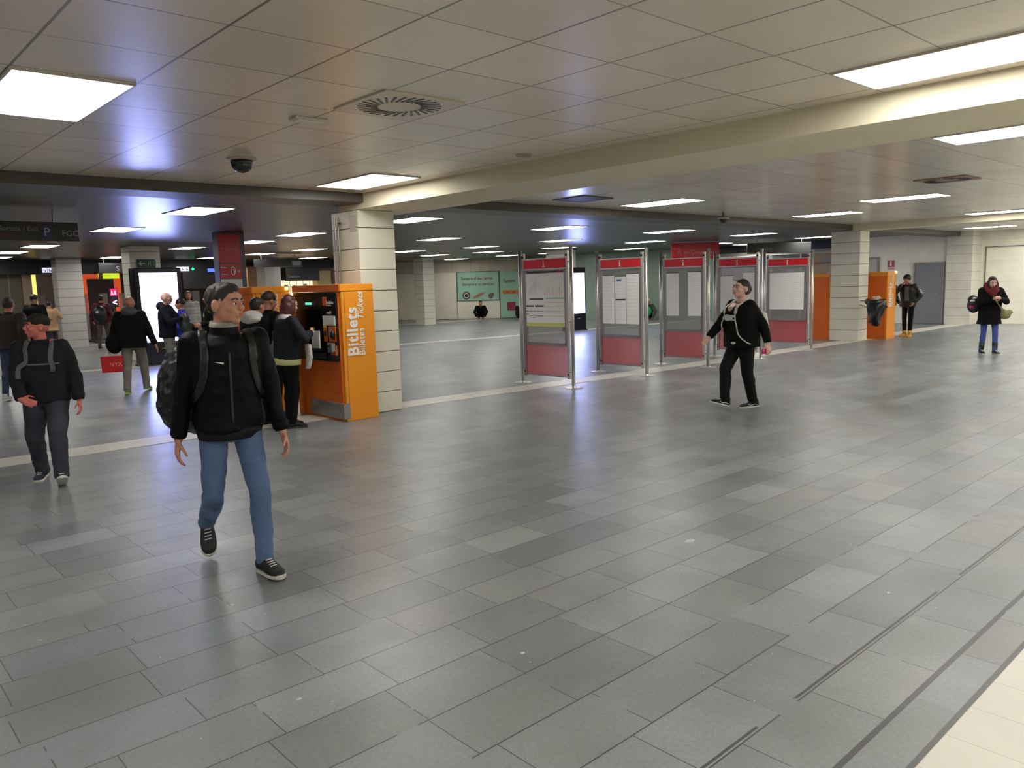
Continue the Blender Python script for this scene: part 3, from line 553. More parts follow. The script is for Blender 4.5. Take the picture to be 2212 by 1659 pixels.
for k in range(9):
    x = 5.72 + k * .62
    if k in (1,): continue
    lb = 'ticket gate with frosted glass wing, %s from the left in the far row' % ords[k]
    if g0 is None:
        g0 = thing('ticket_gate', lb, 'ticket gate', (x, 28.9, 0), 0, 'ticket gates in the far row')
        obj('cabinet', box(B(), 0, .16, 0, 1.4, 0, 1.0, .03), gm_, g0); obj('glass_wing', box(B(), .16, .42, .05, .07, .15, 1.66, .004), frost, g0); obj('reader', box(B(), .02, .14, -.01, .03, .8, .95), black, g0)
    else: dup(g0, (x, 28.9, 0), lb, 'ticket gates in the far row')
t = board('wood_wall', 'brown wooden shop wall between the totem and the grey pillar', 'wall panel', (12.3, 28.7, 0), 1.3, 2.5, .1, mat('wood_brown', (134, 96, 62), .5, var=.15, vscale=2)); obj('soffit', box(B(), 0.4, 1.3, -.02, 0, 2.15, 2.5), mat('pinkish_brick', (150, 112, 92), .6), t)
t = board('shop_edge', 'narrow yellow lit shop edge with small window, right of the red totem', 'shop front', (12.3, 28.2, .4), .34, 2.05, .06, mat('yellow_shop', (206, 168, 112), .5, emit=(200, 160, 100), es=.2)); plate(t, 'window', .03, .2, 1.25, 1.5, mat('window_dark', (70, 60, 40), .4)); plate(t, 'sill', .06, .17, 1.3, 1.45, yel, .012); plate(t, 'divider', .22, .25, 0, 2.05, ink, .01)
t = board('advert_board', 'red slanted advert board with white words, right of the totem', 'advert', (11.6, 26.2, .0), .62, 1.72, .05, mat('grey_advert_foot', (140, 136, 132), .5)); plate(t, 'red_field', 0, .62, 1.45, 1.72, mat('bright_red', (206, 26, 36), .4, emit=(200, 20, 30), es=.3)); text('lettering', "Diari de l'Esport", white_p, t, (.03, -.012, 1.56), X_, Z_, .085, .001, .002); plate(t, 'red_side', .5, .62, .6, 1.45, MATS['bright_red'])
t = board('white_panel', 'plain pale grey panel right of the red advert', 'wall panel', (12.4, 26.6, 0), .62, 1.72, .06, mat('pale_panel', (182, 182, 178), .5)); plate(t, 'red_arrow', .1, .22, 1.28, 1.36, mat('bright_red', (206, 26, 36)))
t = board('notice', 'small dark red notice low on the plain grey pillar', 'notice', (12.98, 26.965, 1.2), .32, .4, .03, mat('dark_red_notice', (120, 30, 50), .5))
t = board('shop_fascia', 'black shop fascia with dim lettering above bright shelves', 'shop sign', (13.95, 27.8, 1.93), 1.4, .49, .12, mat('black_shop', (16, 15, 15), .35)); text('lettering', 'Catalunya', sg_txt, t, (.06, -.003, .13), X_, Z_, .13, .001)
t = board('lit_shelves', 'bright lit shop shelves above the second ticket machine', 'shop shelves', (13.95, 28.3, .9), 1.4, 1.06, .1, mat('lit_shelf', (236, 214, 176), .5, emit=(240, 206, 160), es=.7))
for k in range(5): plate(t, 'upright', .1 + k * .28, .115 + k * .28, 0, 1.06, mat('shelf_upright', (120, 90, 60), .5), .02)
obj('goods', box(box(box(B(), .15, .3, -.03, 0, .78, .9), .5, .62, -.03, 0, .76, .88), .95, 1.1, -.03, 0, .78, .92), white_p, t)
t = board('column', 'yellowish square column left of the pillar by the ticket machine', 'column', (15.3, 27.9, 0), .62, 2.3, .4, mat('yellow_column', (170, 150, 106), .5)); t = board('red_wall_panel', 'dim reddish panel with red arrow beside the pillar', 'panel', (16.0, 28.0, 0), .7, 2.2, .1, mat('dim_red_panel', (104, 80, 76), .5))
t = board('hanging_sign', 'dark hanging sign with pale end between the ceiling lights, left of the pillar', 'sign', (11.0, 24.0, 2.34), 1.65, .25, .06, sg_dark, rods=.4); plate(t, 'pale_end', 1.3, 1.6, .05, .2, mat('pale_sign_end', (140, 144, 146), .4)); 
t = board('hanging_sign', 'dark hanging sign above the gates, left of the glowing kiosk', 'sign', (7.2, 26.7, 2.28), 1.05, .32, .06, sg_dark, rods=.46); text('symbol', 'S', sg_txt, t, (.5, -.003, .06), X_, Z_, .22, .001)
# red hanging sign and dark hanging signs behind the panels
t = board('hanging_sign', 'red hanging sign reading Pl. de Catalunya above the third information panel', 'sign', (20.45, 14.9, 2.22), 1.5, .5, .06, red_p, rods=.52); t.rotation_euler = (0, 0, R(-42))
t.location = (20.55, 15.0, 2.2); text('lettering', 'Pl. de Catalunya', mat('pale_red_lettering', (206, 120, 116)), t, (.18, -.003, .16), X_, Z_, .17, .001, .001)
text('lettering', 'Sortida', MATS['pale_red_lettering'], t, (.05, -.003, .3), X_, Z_, .08, .001)
t = board('hanging_sign', 'dark hanging sign above the fourth and fifth information panels', 'sign', (22.3, 13.4, 2.3), 2.0, .33, .06, mat('dark_grey_sign', (58, 58, 58), .3), R(-42), rods=.44); text('lettering', 'Rodalies', sg_txt, t, (.3, -.003, .1), X_, Z_, .14, .001)
# right shop front
t = thing('storefront', 'dark shop front behind the rightmost information panel', 'shop front', (25.85, 11.75, 0)); L_ = 5.1
obj('header_band', box(B(), 0, .3, 0, L_, 2.46, ZC), black, t); obj('lintel', box(B(), -.03, .2, 0, L_, 2.34, 2.46), mat('lintel_grey', (130, 124, 112), .4), t); obj('lintel_trim', box(B(), -.04, .0, 0, L_, 2.33, 2.345), white_p, t)
for y in (0, 1.7, 3.4, L_ - .06): obj('mullion', box(B(), 0, .06, y, y + .06, 0, 2.34), steel_dark, t)
obj('glass', box(B(), .02, .03, .06, L_, .05, 2.34), mat('shop_glass', (150, 150, 146), .05, alpha=.22, spec=.7), t)
t = thing('shop_shelf', 'beige shelf with red strip inside the right-hand shop', 'shelf', (27.2, 12.3, 0)); sh_ = mat('beige_shelf', (196, 168, 122), .5, emit=(200, 170, 120), es=.03)
obj('frame', box(box(box(box(B(), 0, .3, 0, .08, 0, 2.4), 0, .3, 1.5, 1.58, 0, 2.4), .2, .3, 0, 1.58, 0, 2.4), 0, .3, 0, 1.58, 2.3, 2.4), sh_, t)
for k in range(4): obj('shelf', box(B(), 0, .3, .08, 1.5, .4 + k * .5, .43 + k * .5), sh_, t)
obj('red_strip', box(B(), -.01, .0, .08, 1.5, 1.98, 2.03), red_p, t); obj('goods', box(box(box(B(), .02, .2, .2, .6, 1.93, 2.15), .02, .2, .75, 1.1, 1.93, 2.2), .02, .2, .3, .9, 1.43, 1.68), white_p, t)
bm = B(); box(bm, 0, .08, 0, .5, .0, 2.3); t = tag(obj('dark_column', bm, mat('dark_column', (60, 54, 50), .5)), 'dark upright inside the right-hand shop', 'column'); t.location = (27.5, 14.3, 0)
# fire hose sign
t = thing('fire_sign', 'small red fire equipment sign high on the cream right wall', 'sign', (25.83, 10.34, 1.70)); obj('panel', box(B(), -.006, .0, 0, .2, .07, .28), red_p, t)
obj('symbol', box(box(B(), -.01, -.006, .08, .13, .1, .25), -.01, -.006, .07, .1, .2, .24), white_p, t); obj('caption_strip', box(box(B(), -.006, 0, 0, .2, .035, .05), -.006, 0, 0, .2, .0, .02), red_p, t); obj('backing', box(B(), -.003, .003, -.005, .205, -.005, .29), white_p, t)
# ---------------------------------------------------------------- snack bar posters on the diagonal wall
WA = math.atan2(-.763, .647); WO = (23.06 - .02, 29.03, 0)
def on_wall(name, label, cat): return thing(name, label, cat, WO, WA)
grn = mat('mint_poster', (158, 200, 176), .14, spec=.6, var=.04, vscale=1); maroon = mat('maroon_lettering', (124, 56, 48), .5); frm = mat('thin_grey_frame', (86, 94, 84), .4)
t = on_wall('poster', 'mint green poster with two maroon lines, a coffee cup and pastries', 'poster')
plate(t, 'panel', .1, 2.03, .87, 2.17, grn, .02, 0); text('lettering', 'Sempre al teu servei', maroon, t, (.27, -.022, 1.82), X_, Z_, .2, .001, .004, shear=.1, sx=.9); text('lettering', 'Siempre a tu servicio', maroon, t, (.31, -.022, 1.55), X_, Z_, .2, .001, .004, shear=.1, sx=.88)
obj('frame', box(box(box(box(B(), .06, .1, -.03, 0, .84, 2.2), 2.03, 2.07, -.03, 0, .84, 2.2), .06, 2.07, -.03, 0, 2.17, 2.2), .06, 2.07, -.03, 0, .84, .87), frm, t)
def disc(bm, x, z, r, y, n=24, rx=None, rot=0):
    rx = rx or r; vs = []
    for k in range(n):
        a = 2 * math.pi * k / n; u_, w_ = rx * math.cos(a), r * math.sin(a); vs.append((x + u_ * math.cos(rot) - w_ * math.sin(rot), z + u_ * math.sin(rot) + w_ * math.cos(rot)))
    f0 = [bm.verts.new((u_, y, w_)) for u_, w_ in vs]; f1 = [bm.verts.new((u_, y + .002, w_)) for u_, w_ in vs]; bm.faces.new(f0); bm.faces.new(f1[::-1])
    for k in range(n): bm.faces.new((f0[k], f0[(k + 1) % n], f1[(k + 1) % n], f1[k]))
    return bm
cup = obj('coffee_cup_picture', disc(B(), .5, 1.1, .185, -.023), mat('cup_brown', (92, 74, 64), .5), t); obj('cup_ring', disc(B(), .5, 1.1, .11, -.026), white_p, cup); obj('coffee', disc(B(), .5, 1.1, .085, -.029), black, cup)
br = obj('sandwich_picture', disc(B(), 1.1, 1.1, .085, -.023, rx=.29, rot=.42), mat('bread_tan', (158, 132, 110), .6), t); obj('filling', disc(B(), 1.1, 1.1, .025, -.026, rx=.26, rot=.42), mat('filling_pink', (150, 104, 90), .6), br)
obj('pastry_picture', disc(disc(B(), 1.65, 1.06, .12, -.023), 1.72, 1.13, .09, -.024), mat('pastry_brown', (112, 92, 76), .6), t)
t = on_wall('poster_door', 'mint green door panel with orange cafe sticker and magenta square', 'door panel')
plate(t, 'panel', 2.1, 3.15, .04, 2.17, grn, .02); text('lettering', 'Tapelets', mat('plum_lettering', (96, 44, 50), .5), t, (2.22, -.022, 1.66), X_, Z_, .2, .001, .004, shear=.2, sx=.85)
s = plate(t, 'cafe_sticker', 2.2, 2.92, 1.12, 1.3, mat('orange_sticker', (206, 128, 50), .5), .003, -.02); text('lettering', 'Cafe Cafe', maroon, s, (2.24, -.025, 1.16), X_, Z_, .15, .001, .002, sx=.95)
plate(t, 'magenta_square', 2.4, 2.8, .35, .75, mat('magenta_sticker', (150, 44, 72), .5), .003, -.02); obj('handle', ball(B(), (3.0, -.04, 1.08), .03), steel, t)
plate(on_wall('wall_panel', 'cream panel under the mint green poster', 'wall panel'), 'panel', .08, 2.05, .02, .83, mat('cream_dado', (236, 232, 212), .5, var=.05, vscale=2), .01)
t = on_wall('wall_lining', 'cream wall panels left of the mint green poster', 'wall panel'); 
for k in range(4): plate(t, 'panel', -1.5 - k * 1.5 + .04, -k * 1.5 + .03, .02, 2.17, mat('cream_lining', (226, 221, 202), .45, var=.05, vscale=1.5), .012)
bm = B(); ball(bm, (2.93, -.3, .26), (.13, .12, .26)); ball(bm, (2.9, -.31, .46), (.1, .09, .12)); tag(obj('bag', bm, mat('black_cloth', (16, 16, 17), .8), None, True), 'black bag standing by the mint green door panel', 'bag').location = (WO[0], WO[1], 0)
bpy.data.objects['bag'].rotation_euler = (0, 0, WA)
# ---------------------------------------------------------------- litter bin with waste bag
t = thing('waste_bin', 'black waste bag in a ring holder with litter on top, beside the right-hand pillar', 'waste bin', (18.68, 7.86, 0))
bagm = mat('black_bin_bag', (9, 12, 10), .35, bump=.4, bscale=9)
bm = B(); secs = []
for z, r in ((.36, .02), (.40, .06), (.47, .11), (.56, .15), (.66, .18), (.76, .195), (.86, .215), (.93, .235), (.97, .24), (.985, .20)): secs.append(((0.02 * math.sin(z * 9), 0, z), (r, 0, 0), (0, r * .9, 0)))
loft(bm, secs, 24)
for v in bm.verts: v.co += V((noise.noise(v.co * 9), noise.noise(v.co * 9 + V((5, 0, 0))), noise.noise(v.co * 9 + V((0, 7, 0))))) * .085
obj('bag', bm, bagm, t, True); bm = B(); pts = [(.215 * math.cos(a), .2 * math.sin(a), .955) for a in [2 * math.pi * k / 20 for k in range(21)]]; path_tube(bm, pts, .008, 6); tube(bm, (.0, .19, .955), (.12, .425, .955), .014, .014, 8); tube(bm, (.0, .17, .80), (.12, .425, .86), .01, .01, 8); obj('ring_bracket', bm, steel_dark, t)
bm = B(); 
for k in range(9): ball(bm, (random.uniform(-.12, .12), random.uniform(-.1, .1), .99 + random.uniform(0, .05)), (random.uniform(.03, .07), random.uniform(.03, .05), random.uniform(.02, .05)), Matrix.Rotation(k, 3, 'Z'), 8, 6)
obj('litter', bm, mat('litter_paper', (206, 190, 160), .7, var=.25, vscale=14), t)
# litter on the floor
for k, (x, y) in enumerate([(3.93, 2.74), (3.93, 1.55), (2.2, 2.4), (1.32, 2.75)]):
    bm = B(); loft(bm, [((0, 0, .0005), (.012 * (1 + (k == 0) * 2.4), 0, 0), (0, .009 * (1 + (k == 0) * 1.6), 0)), ((0, 0, .003), (.01 * (1 + (k == 0) * 2.4), 0, 0), (0, .007 * (1 + (k == 0) * 1.6), 0))], 9)
    tag(obj('floor_spot', bm, mat('pale_gum', (190, 192, 190), .6)), ['flattened pale gum blot on the floor slabs at the right', 'white paper crumb on the right floor slabs', 'small pale crumb near the middle of the floor', 'tiny pale crumb on the lower left floor'][k], 'litter').location = (x, y, 0)
# ---------------------------------------------------------------- people
def bake(name, bm, m, parent, voxel, smooth=3, disp=0, dscale=.1, seed=0):
    """close the shapes into one continuous surface"""
    bmesh.ops.recalc_face_normals(bm, faces=bm.faces)
    me = bpy.data.meshes.new(name); bm.to_mesh(me); bm.free(); o = bpy.data.objects.new(name + '_src', me); COL.objects.link(o)
    rm = o.modifiers.new('r', 'REMESH'); rm.mode = 'VOXEL'; rm.voxel_size = voxel; rm.use_smooth_shade = True
    sm = o.modifiers.new('s', 'SMOOTH'); sm.factor = .5; sm.iterations = smooth
    dg = bpy.context.evaluated_depsgraph_get(); me2 = bpy.data.meshes.new_from_object(o.evaluated_get(dg)); bpy.data.objects.remove(o, do_unlink=True)
    if disp:
        nrm = [v.normal.copy() for v in me2.vertices]
        for v, nn in zip(me2.vertices, nrm):
            q = V(v.co); q2 = V((q.x + seed, q.y, q.z * .75)) / dscale
            a = noise.noise(q2) * .6 + (.5 - abs(noise.noise(q2 * 1.7 + V((3, 1, 7))))) * .6
            v.co = q + nn * (a * disp)
    for p in me2.polygons: p.use_smooth = True
    me2.materials.clear(); me2.name = name
    return link(name, me2, m, parent)
def caps(bm, p0, p1, r0, r1, n=14, ball0=True, ball1=True):
    tube(bm, p0, p1, r0, r1, n)
    if ball0: ball(bm, p0, r0, u=n, v=8)
    if ball1: ball(bm, p1, r1, u=n, v=8)
def ik(a, b, l1, l2, pole):
    a, b = V(a), V(b); d = b - a; L = d.length
    if L > (l1 + l2) * .998: b = a + d.normalized() * (l1 + l2) * .998; d = b - a; L = d.length
    u = d / L; t = (l1 * l1 - l2 * l2 + L * L) / (2 * L); h = math.sqrt(max(l1 * l1 - t * t, 0)); q = V(pole) - u * V(pole).dot(u); q.normalize()
    return a + u * t + q * h, b
def hand(bm, w, d, n, t, s, curl=.5, grip=False):
    """w wrist, d finger direction, n palm side, t thumb side"""
    d = V(d).normalized(); n = V(n); n = (n - d * n.dot(d)).normalized(); t = V(t); t = (t - d * t.dot(d) - n * t.dot(n)).normalized(); w = V(w)
    loft(bm, [(w - d * .01 * s, t * .026 * s, n * .02 * s), (w + d * .02 * s, t * .03 * s, n * .017 * s), (w + d * .055 * s, t * .041 * s, n * .015 * s), (w + d * .088 * s, t * .042 * s, n * .013 * s), (w + d * .096 * s, t * .034 * s, n * .009 * s)], 16)
    for k, (o, L) in enumerate(((.032, .072), (.011, .082), (-.011, .077), (-.032, .058))):
        p = w + d * .085 * s + t * o * s; ang = .12 + curl * .25; r = (.0092, .0095, .0092, .0082)[k] * s; dd = (d + t * o * 1.2).normalized()
        for j, f in enumerate((.45, .32, .25)):
            q = p + (dd * math.cos(ang) + n * math.sin(ang)) * L * f * s; caps(bm, p, q, r * (1 - .08 * j), r * (.92 - .1 * j), 10); p = q; ang += curl * (.75 + .1 * k) * (1.6 if grip else 1)
    p = w + d * .022 * s + t * .024 * s; q = p + (d * .55 + t * .75 + n * .25).normalized() * .04 * s; caps(bm, p, q, .0125 * s, .0105 * s, 10)
    q2 = q + (d * .85 + t * .25 + n * (.35 + .4 * curl)).normalized() * .032 * s; caps(bm, q, q2, .0105 * s, .0095 * s, 10); q3 = q2 + (d * .9 + n * (.3 + .5 * curl)).normalized() * .024 * s; caps(bm, q2, q3, .0092 * s, .008 * s, 10)
def foot_frame(a, pitch, yaw):
    M = Matrix.Rotation(yaw, 3, 'Z') @ Matrix.Rotation(pitch, 3, 'X'); return M
def shoe(par, a, pitch, yaw, s, m, sole_m, high=0, extra=None, stripe=None):
    """a = ankle; foot points to local +y; pitch>0 lifts the toe"""
    M = foot_frame(a, pitch, yaw); A = V(a); P = lambda x, y, z: A + M @ V((x * s, y * s, z * s))
    def ring(y, w, z0, z1, zc=None): c = P(0, y, (z0 + z1) / 2); return (c, M @ V((w * s, 0, 0)), M @ V((0, 0, (z1 - z0) / 2 * s)))
    bm = B(); g = -.085
    loft(bm, [ring(-.078, .018, g + .02, g + .06), ring(-.072, .032, g + .014, g + .085), ring(-.04, .037, g + .012, g + .105), ring(0, .037, g + .012, g + .108), ring(.04, .040, g + .012, g + .095), ring(.08, .045, g + .012, g + .072), ring(.12, .047, g + .012, g + .058), ring(.155, .042, g + .012, g + .05), ring(.178, .03, g + .014, g + .04), ring(.186, .014, g + .018, g + .032)], 18, p=2.6)
    loft(bm, [(P(0, -.028, g + .08), M @ V((.036 * s, 0, 0)), M @ V((0, .05 * s, 0))), (P(0, -.026, g + .115 + high), M @ V((.037 * s, 0, 0)), M @ V((0, .046 * s, 0)))], 18)
    o = obj('shoe', bm, m, par, True)
    bm = B(); secs = []
    for y, w in ((-.086, .012), (-.08, .03), (-.05, .040), (0, .041), (.04, .043), (.08, .048), (.12, .051), (.16, .046), (.184, .032), (.194, .012)): secs.append((P(0, y, g + .011), M @ V((w * s, 0, 0)), M @ V((0, 0, .0125 * s))))
    loft(bm, secs, 16, p=3.5); obj('sole', bm, sole_m, o, False)
    bm = B()
    for k in range(5): y = .03 + k * .018; tube(bm, P(-.02, y, g + .098 - k * .0085), P(.02, y + .006, g + .098 - k * .0085), .0035 * s, .0035 * s, 6)
    obj('laces', bm, extra or sole_m, o)
    if stripe:
        bm = B()
        for sx in (-1, 1): path_tube(bm, [P(sx * .041, -.05, g + .04), P(sx * .044, 0, g + .05), P(sx * .046, .04, g + .034), P(sx * .049, .08, g + .05)], .004 * s, 6)
        obj('side_stripe', bm, stripe, o)
    return o
skin_a = mat('skin_warm', (206, 150, 124), .5, var=.05, vscale=18); skin_b = mat('skin_pale', (222, 176, 160), .5, var=.05, vscale=18); skin_c = mat('skin_tan', (176, 120, 92), .5, var=.05, vscale=18); skin_d = mat('skin_flushed', (200, 110, 96), .5, var=.05, vscale=18)
hair_k = mat('hair_black', (26, 22, 20), .55, bump=.5, bscale=60, stretch=(1, 1, .2)); hair_br = mat('hair_brown', (52, 36, 28), .55, bump=.5, bscale=60, stretch=(1, 1, .2)); hair_m = mat('hair_maroon', (78, 30, 36), .5, bump=.5, bscale=60, stretch=(1, 1, .2)); hair_g = mat('hair_dark_grey', (42, 39, 38), .6, bump=.5, bscale=60, stretch=(1, 1, .2))
def cloth(name, rgb, rough=.85, bump=.25, bscale=70, var=.12, vs=5): return mat(name, rgb, rough, bump=bump, bscale=bscale, var=var, vscale=vs, spec=.2)
c_black = cloth('black_cloth_fabric', (9, 9, 10)); c_black2 = cloth('soft_black_cloth', (13, 13, 15)); c_navy = cloth('navy_cloth', (26, 27, 38)); c_grey = cloth('grey_trouser_cloth', (128, 122, 112), var=.1)
eye_w = mat('eye_white', (214, 206, 200), .3); eye_k = mat('eye_iris', (36, 26, 22), .2); lip_m = mat('lips', (184, 116, 100), .5)
def person(label, x, y, heading, H, skin, jacket, trousers, shoes, feet, hands, voxel=.012, lean=0, drop=0, hyaw=0, hpitch=0, twist=0, girth=1.0, hs=1.07, hair='short', hairm=None, legw=1.0, armw=1.0,
           hem=.0, sole=None, detail=1, torsow=1.0, hood=None, collar=True, neckline=False, coat=0, hipy=0, extra=None, curl=.5, handdirs=None, lacem=None, stripe=None, cuff=.0, disp=.006, flare=1.0, headtilt=0, grip=False):
    s = H / 1.72
    W2 = Matrix.Translation((x, y, 0)) @ Matrix.Rotation(R(heading - 90), 4, 'Z')
    hip = V((0, hipy, .525 * H - drop)); up = V((0, math.sin(lean), math.cos(lean))); fw = V((0, math.cos(lean), -math.sin(lean)))
    Tw = Matrix.Rotation(R(twist), 3, 'Z'); rt = Tw @ V((1, 0, 0)); fwt = Tw @ fw
    sp = lambda t: hip + up * (t * H)
    hips = [hip + V((sx * .052 * H, 0, 0)) for sx in (-1, 1)]; sho = [sp(.275) + rt * (sx * .104 * H * torsow) for sx in (-1, 1)]
    l1, l2 = .238 * H, .24 * H; a1, a2 = .172 * H, .152 * H
    ank, kne, wri, elb = [], [], [], []
    for k in range(2):
        fx, fy, fz, pt, yw = feet[k]; A = V((fx, fy, .085 * s + fz)); K, A = ik(hips[k], A, l1, l2, (0.12 * (-1, 1)[k], 1, 0)); ank.append(A); kne.append(K)
        hx, hy, hz = hands[k][:3]; E, Wp = ik(sho[k], V((hx, hy, hz)), a1, a2, V(hands[k][3:6]) if len(hands[k]) > 3 else (.25 * (-1, 1)[k], -1, -.1)); elb.append(E); wri.append(Wp)
    # body
    bm = B()
    loft(bm, [(sp(-.06), rt * .06 * H, fwt * .05 * H), (sp(0), V((.088 * H, 0, 0)), fw * .06 * H), (sp(.08), rt * .075 * H, fwt * .052 * H), (sp(.18), rt * .085 * H, fwt * .06 * H), (sp(.25), rt * .085 * H, fwt * .056 * H), (sp(.295), rt * .04 * H, fwt * .036 * H)], 18)
    for k in range(2):
        caps(bm, hips[k], kne[k], .042 * H * legw, .028 * H); caps(bm, kne[k], ank[k], .027 * H, .018 * H)
        caps(bm, sp(.27) + rt * ((-1, 1)[k] * .05 * H), sho[k], .032 * H, .03 * H); caps(bm, sho[k], elb[k], .028 * H, .021 * H); caps(bm, elb[k], wri[k], .021 * H, .0145 * H)
        d = (wri[k] - elb[k]).normalized(); sx = (-1, 1)[k]; hd = handdirs[k] if handdirs and handdirs[k] else None
        fd = V(hd[0]) if hd else d + V((0, .1, 0)); pn = V(hd[1]) if hd else V((-sx, 0, 0)); th = V(hd[2]) if hd else V((0, 1, .1))
        hand(bm, wri[k], fd, pn, th, s * .98, curl, grip)
        M = foot_frame(None, R(feet[k][3]), R(feet[k][4])); caps(bm, ank[k], ank[k] + M @ V((0, .085 * s, -.056 * s)), .0145 * H, .011 * H)
    sb = s; s = s * hs
    HM = Matrix.Rotation(R(hyaw), 3, 'Z') @ Matrix.Rotation(R(hpitch), 3, 'X') @ Matrix.Rotation(R(headtilt), 3, 'Y'); nb = sp(.285); hc = nb + up * .03 * H + HM @ V((0, .016 * H, .077 * H * (.4 + .6 * hs)))
    hp = lambda a, b, c: hc + HM @ V((a * s, b * s, c * s))
    caps(bm, nb - up * .01 * H, hp(0, -.022, -.045), .035 * H, .031 * H)
    def he(c, r, rot=None): ball(bm, hp(*c), tuple(q * s for q in r), HM @ rot if rot else HM, 20, 14)
    he((0, -.012, .022), (.074, .092, .086)); he((0, .012, -.03), (.062, .072, .078)); he((0, .035, -.068), (.038, .042, .036)); he((0, .056, -.088), (.022, .022, .018)); he((0, .062, .034), (.052, .026, .028))
    for sx in (-1, 1):
        he((sx * .036, .055, -.022), (.026, .028, .026)); he((sx * .078, -.012, -.008), (.009, .02, .032)); he((sx * .029, .079, .018), (.02, .012, .008))
    caps(bm, hp(0, .083, .008), hp(0, .104, -.022), .008 * s, .0125 * s, 10); he((0, .098, -.026), (.019, .013, .010)); caps(bm, hp(-.022, .083, -.052), hp(.022, .083, -.052), .008 * s, .008 * s, 8); caps(bm, hp(-.016, .081, -.063), hp(.016, .081, -.063), .008 * s, .008 * s, 8)
    body = bake('person', bm, skin, None, voxel, 2)
    body.matrix_world = W2; tag(body, label, 'person')
    # eyes, lips, brows
    if detail:
        for sx in (-1, 1):
            e = bm = B(); ball(bm, hp(sx * .030, .078, .0), (.0145 * s, .010 * s, .0068 * s), HM, 12, 8); eo = obj('eye', bm, eye_w, body, True); bm = B(); ball(bm, hp(sx * .030, .0862, .0), (.006 * s, .0035 * s, .006 * s), HM, 10, 6); obj('iris', bm, eye_k, eo, True)
        bm = B(); ball(bm, hp(0, .0885, -.0535), (.022 * s, .006 * s, .005 * s), HM, 12, 6); ball(bm, hp(0, .0875, -.0615), (.018 * s, .006 * s, .0055 * s), HM, 12, 6); obj('lips', bm, lip_m, body, True)
        if hairm or hair == 'bald':
            bm = B()
            for sx in (-1, 1): path_tube(bm, [hp(sx * .014, .09, .022), hp(sx * .03, .0875, .028), hp(sx * .048, .076, .022)], .0042 * s, 6)
            obj('eyebrows', bm, hairm or hair_br, body, True)
    # jacket
    g = girth; jw = .112 * H * g * torsow; jd = .075 * H * g; hz = -.03 + hem
    bm = B()
    loft(bm, [(sp(hz - coat), V((.106 * H * g * flare, 0, 0)), fw * .082 * H * g * flare), (sp(hz - coat * .5), V((.107 * H * g, 0, 0)), fw * .082 * H * g), (sp(hz + .02), rt * .108 * H * g, fwt * .08 * H * g), (sp(.08), rt * .104 * H * g, fwt * .078 * H * g), (sp(.16), rt * jw, fwt * jd * 1.03), (sp(.23), rt * jw * 1.02, fwt * jd), (sp(.27), rt * jw * .9, fwt * jd * .85), (sp(.298), rt * .055 * H, fwt * .05 * H)], 28, p=2.3)
    for k in range(2):
        sx = (-1, 1)[k]; w = elb[k] + (wri[k] - elb[k]) * (.93 + cuff)
        caps(bm, sp(.262) + rt * (sx * .06 * H), sho[k], .039 * H * armw, .039 * H * armw); caps(bm, sho[k], elb[k], .038 * H * armw, .031 * H * armw); caps(bm, elb[k], w, .031 * H * armw, .0235 * H * armw, ball1=False)
    if neckline: pass
    jk = bake('jacket', bm, jacket, body, voxel * 1.15, 4, disp * s * 1.6, .13, seed=x)
    if collar:
        bm = B(); cc = sp(.298); loft(bm, [(cc - up * .012 * H, rt * .05 * H, fwt * .05 * H), (cc + up * .028 * H, rt * .044 * H, fwt * .046 * H)], 20, cap=False); loft(bm, [(cc + up * .028 * H, rt * .044 * H, fwt * .046 * H), (cc + up * .026 * H, rt * .038 * H, fwt * .038 * H), (cc - up * .01 * H, rt * .036 * H, fwt * .036 * H)], 20, cap=False); obj('collar', bm, jacket, jk, True)
        for k in range(2):
            bm = B(); w = elb[k] + (wri[k] - elb[k]) * (.93 + cuff); d = (wri[k] - elb[k]).normalized(); tube(bm, w - d * .03 * H, w + d * .006 * H, .0265 * H * armw, .0225 * H * armw, 16); obj('cuff', bm, jacket, jk, True)
    # trousers
    bm = B(); loft(bm, [(hip + V((0, 0, -.055 * H)), V((.078 * H, 0, 0)), V((0, .062 * H, 0))), (sp(-.02), V((.1 * H * g ** .5, 0, 0)), fw * .072 * H), (sp(.04), rt * .09 * H * g ** .5, fwt * .066 * H)], 22)
    for k in range(2):
        caps(bm, hips[k] + V((0, 0, -.01 * H)), kne[k], .052 * H * legw, .036 * H * legw); e = kne[k] + (ank[k] - kne[k]) * 1.06; caps(bm, kne[k], e, .036 * H * legw, .0285 * H * max(legw, 1), ball1=False)
        mid = kne[k] + (ank[k] - kne[k]) * .3 - V((0, .008 * H, 0)); ball(bm, mid, (.034 * H * legw, .034 * H * legw, .06 * H))
    bake('trousers', bm, trousers, body, voxel * 1.15, 3, disp * s * 1.2, .09, seed=y)
    for k in range(2): shoe(body, ank[k], R(feet[k][3]), R(feet[k][4]), sb, shoes, sole or mat('white_sole', (206, 204, 198), .6), extra=lacem, stripe=stripe)
    # hair and hats
    hm_ = hairm or hair_k
    if hair in ('short', 'bun', 'long', 'curly', 'fade'):
        bm = B(); ball(bm, hp(0, -.020, .036), tuple(q * s for q in ((.077, .094, .082) if hair != 'fade' else (.074, .09, .078))), HM, 24, 16)
        if hair == 'short': ball(bm, hp(0, .03, .083), (.052 * s, .045 * s, .03 * s), HM); ball(bm, hp(0, -.035, .0), (.073 * s, .07 * s, .06 * s), HM)
        if hair == 'fade': ball(bm, hp(0, .02, .085), (.055 * s, .05 * s, .028 * s), HM); ball(bm, hp(0, -.045, -.01), (.069 * s, .055 * s, .05 * s), HM)
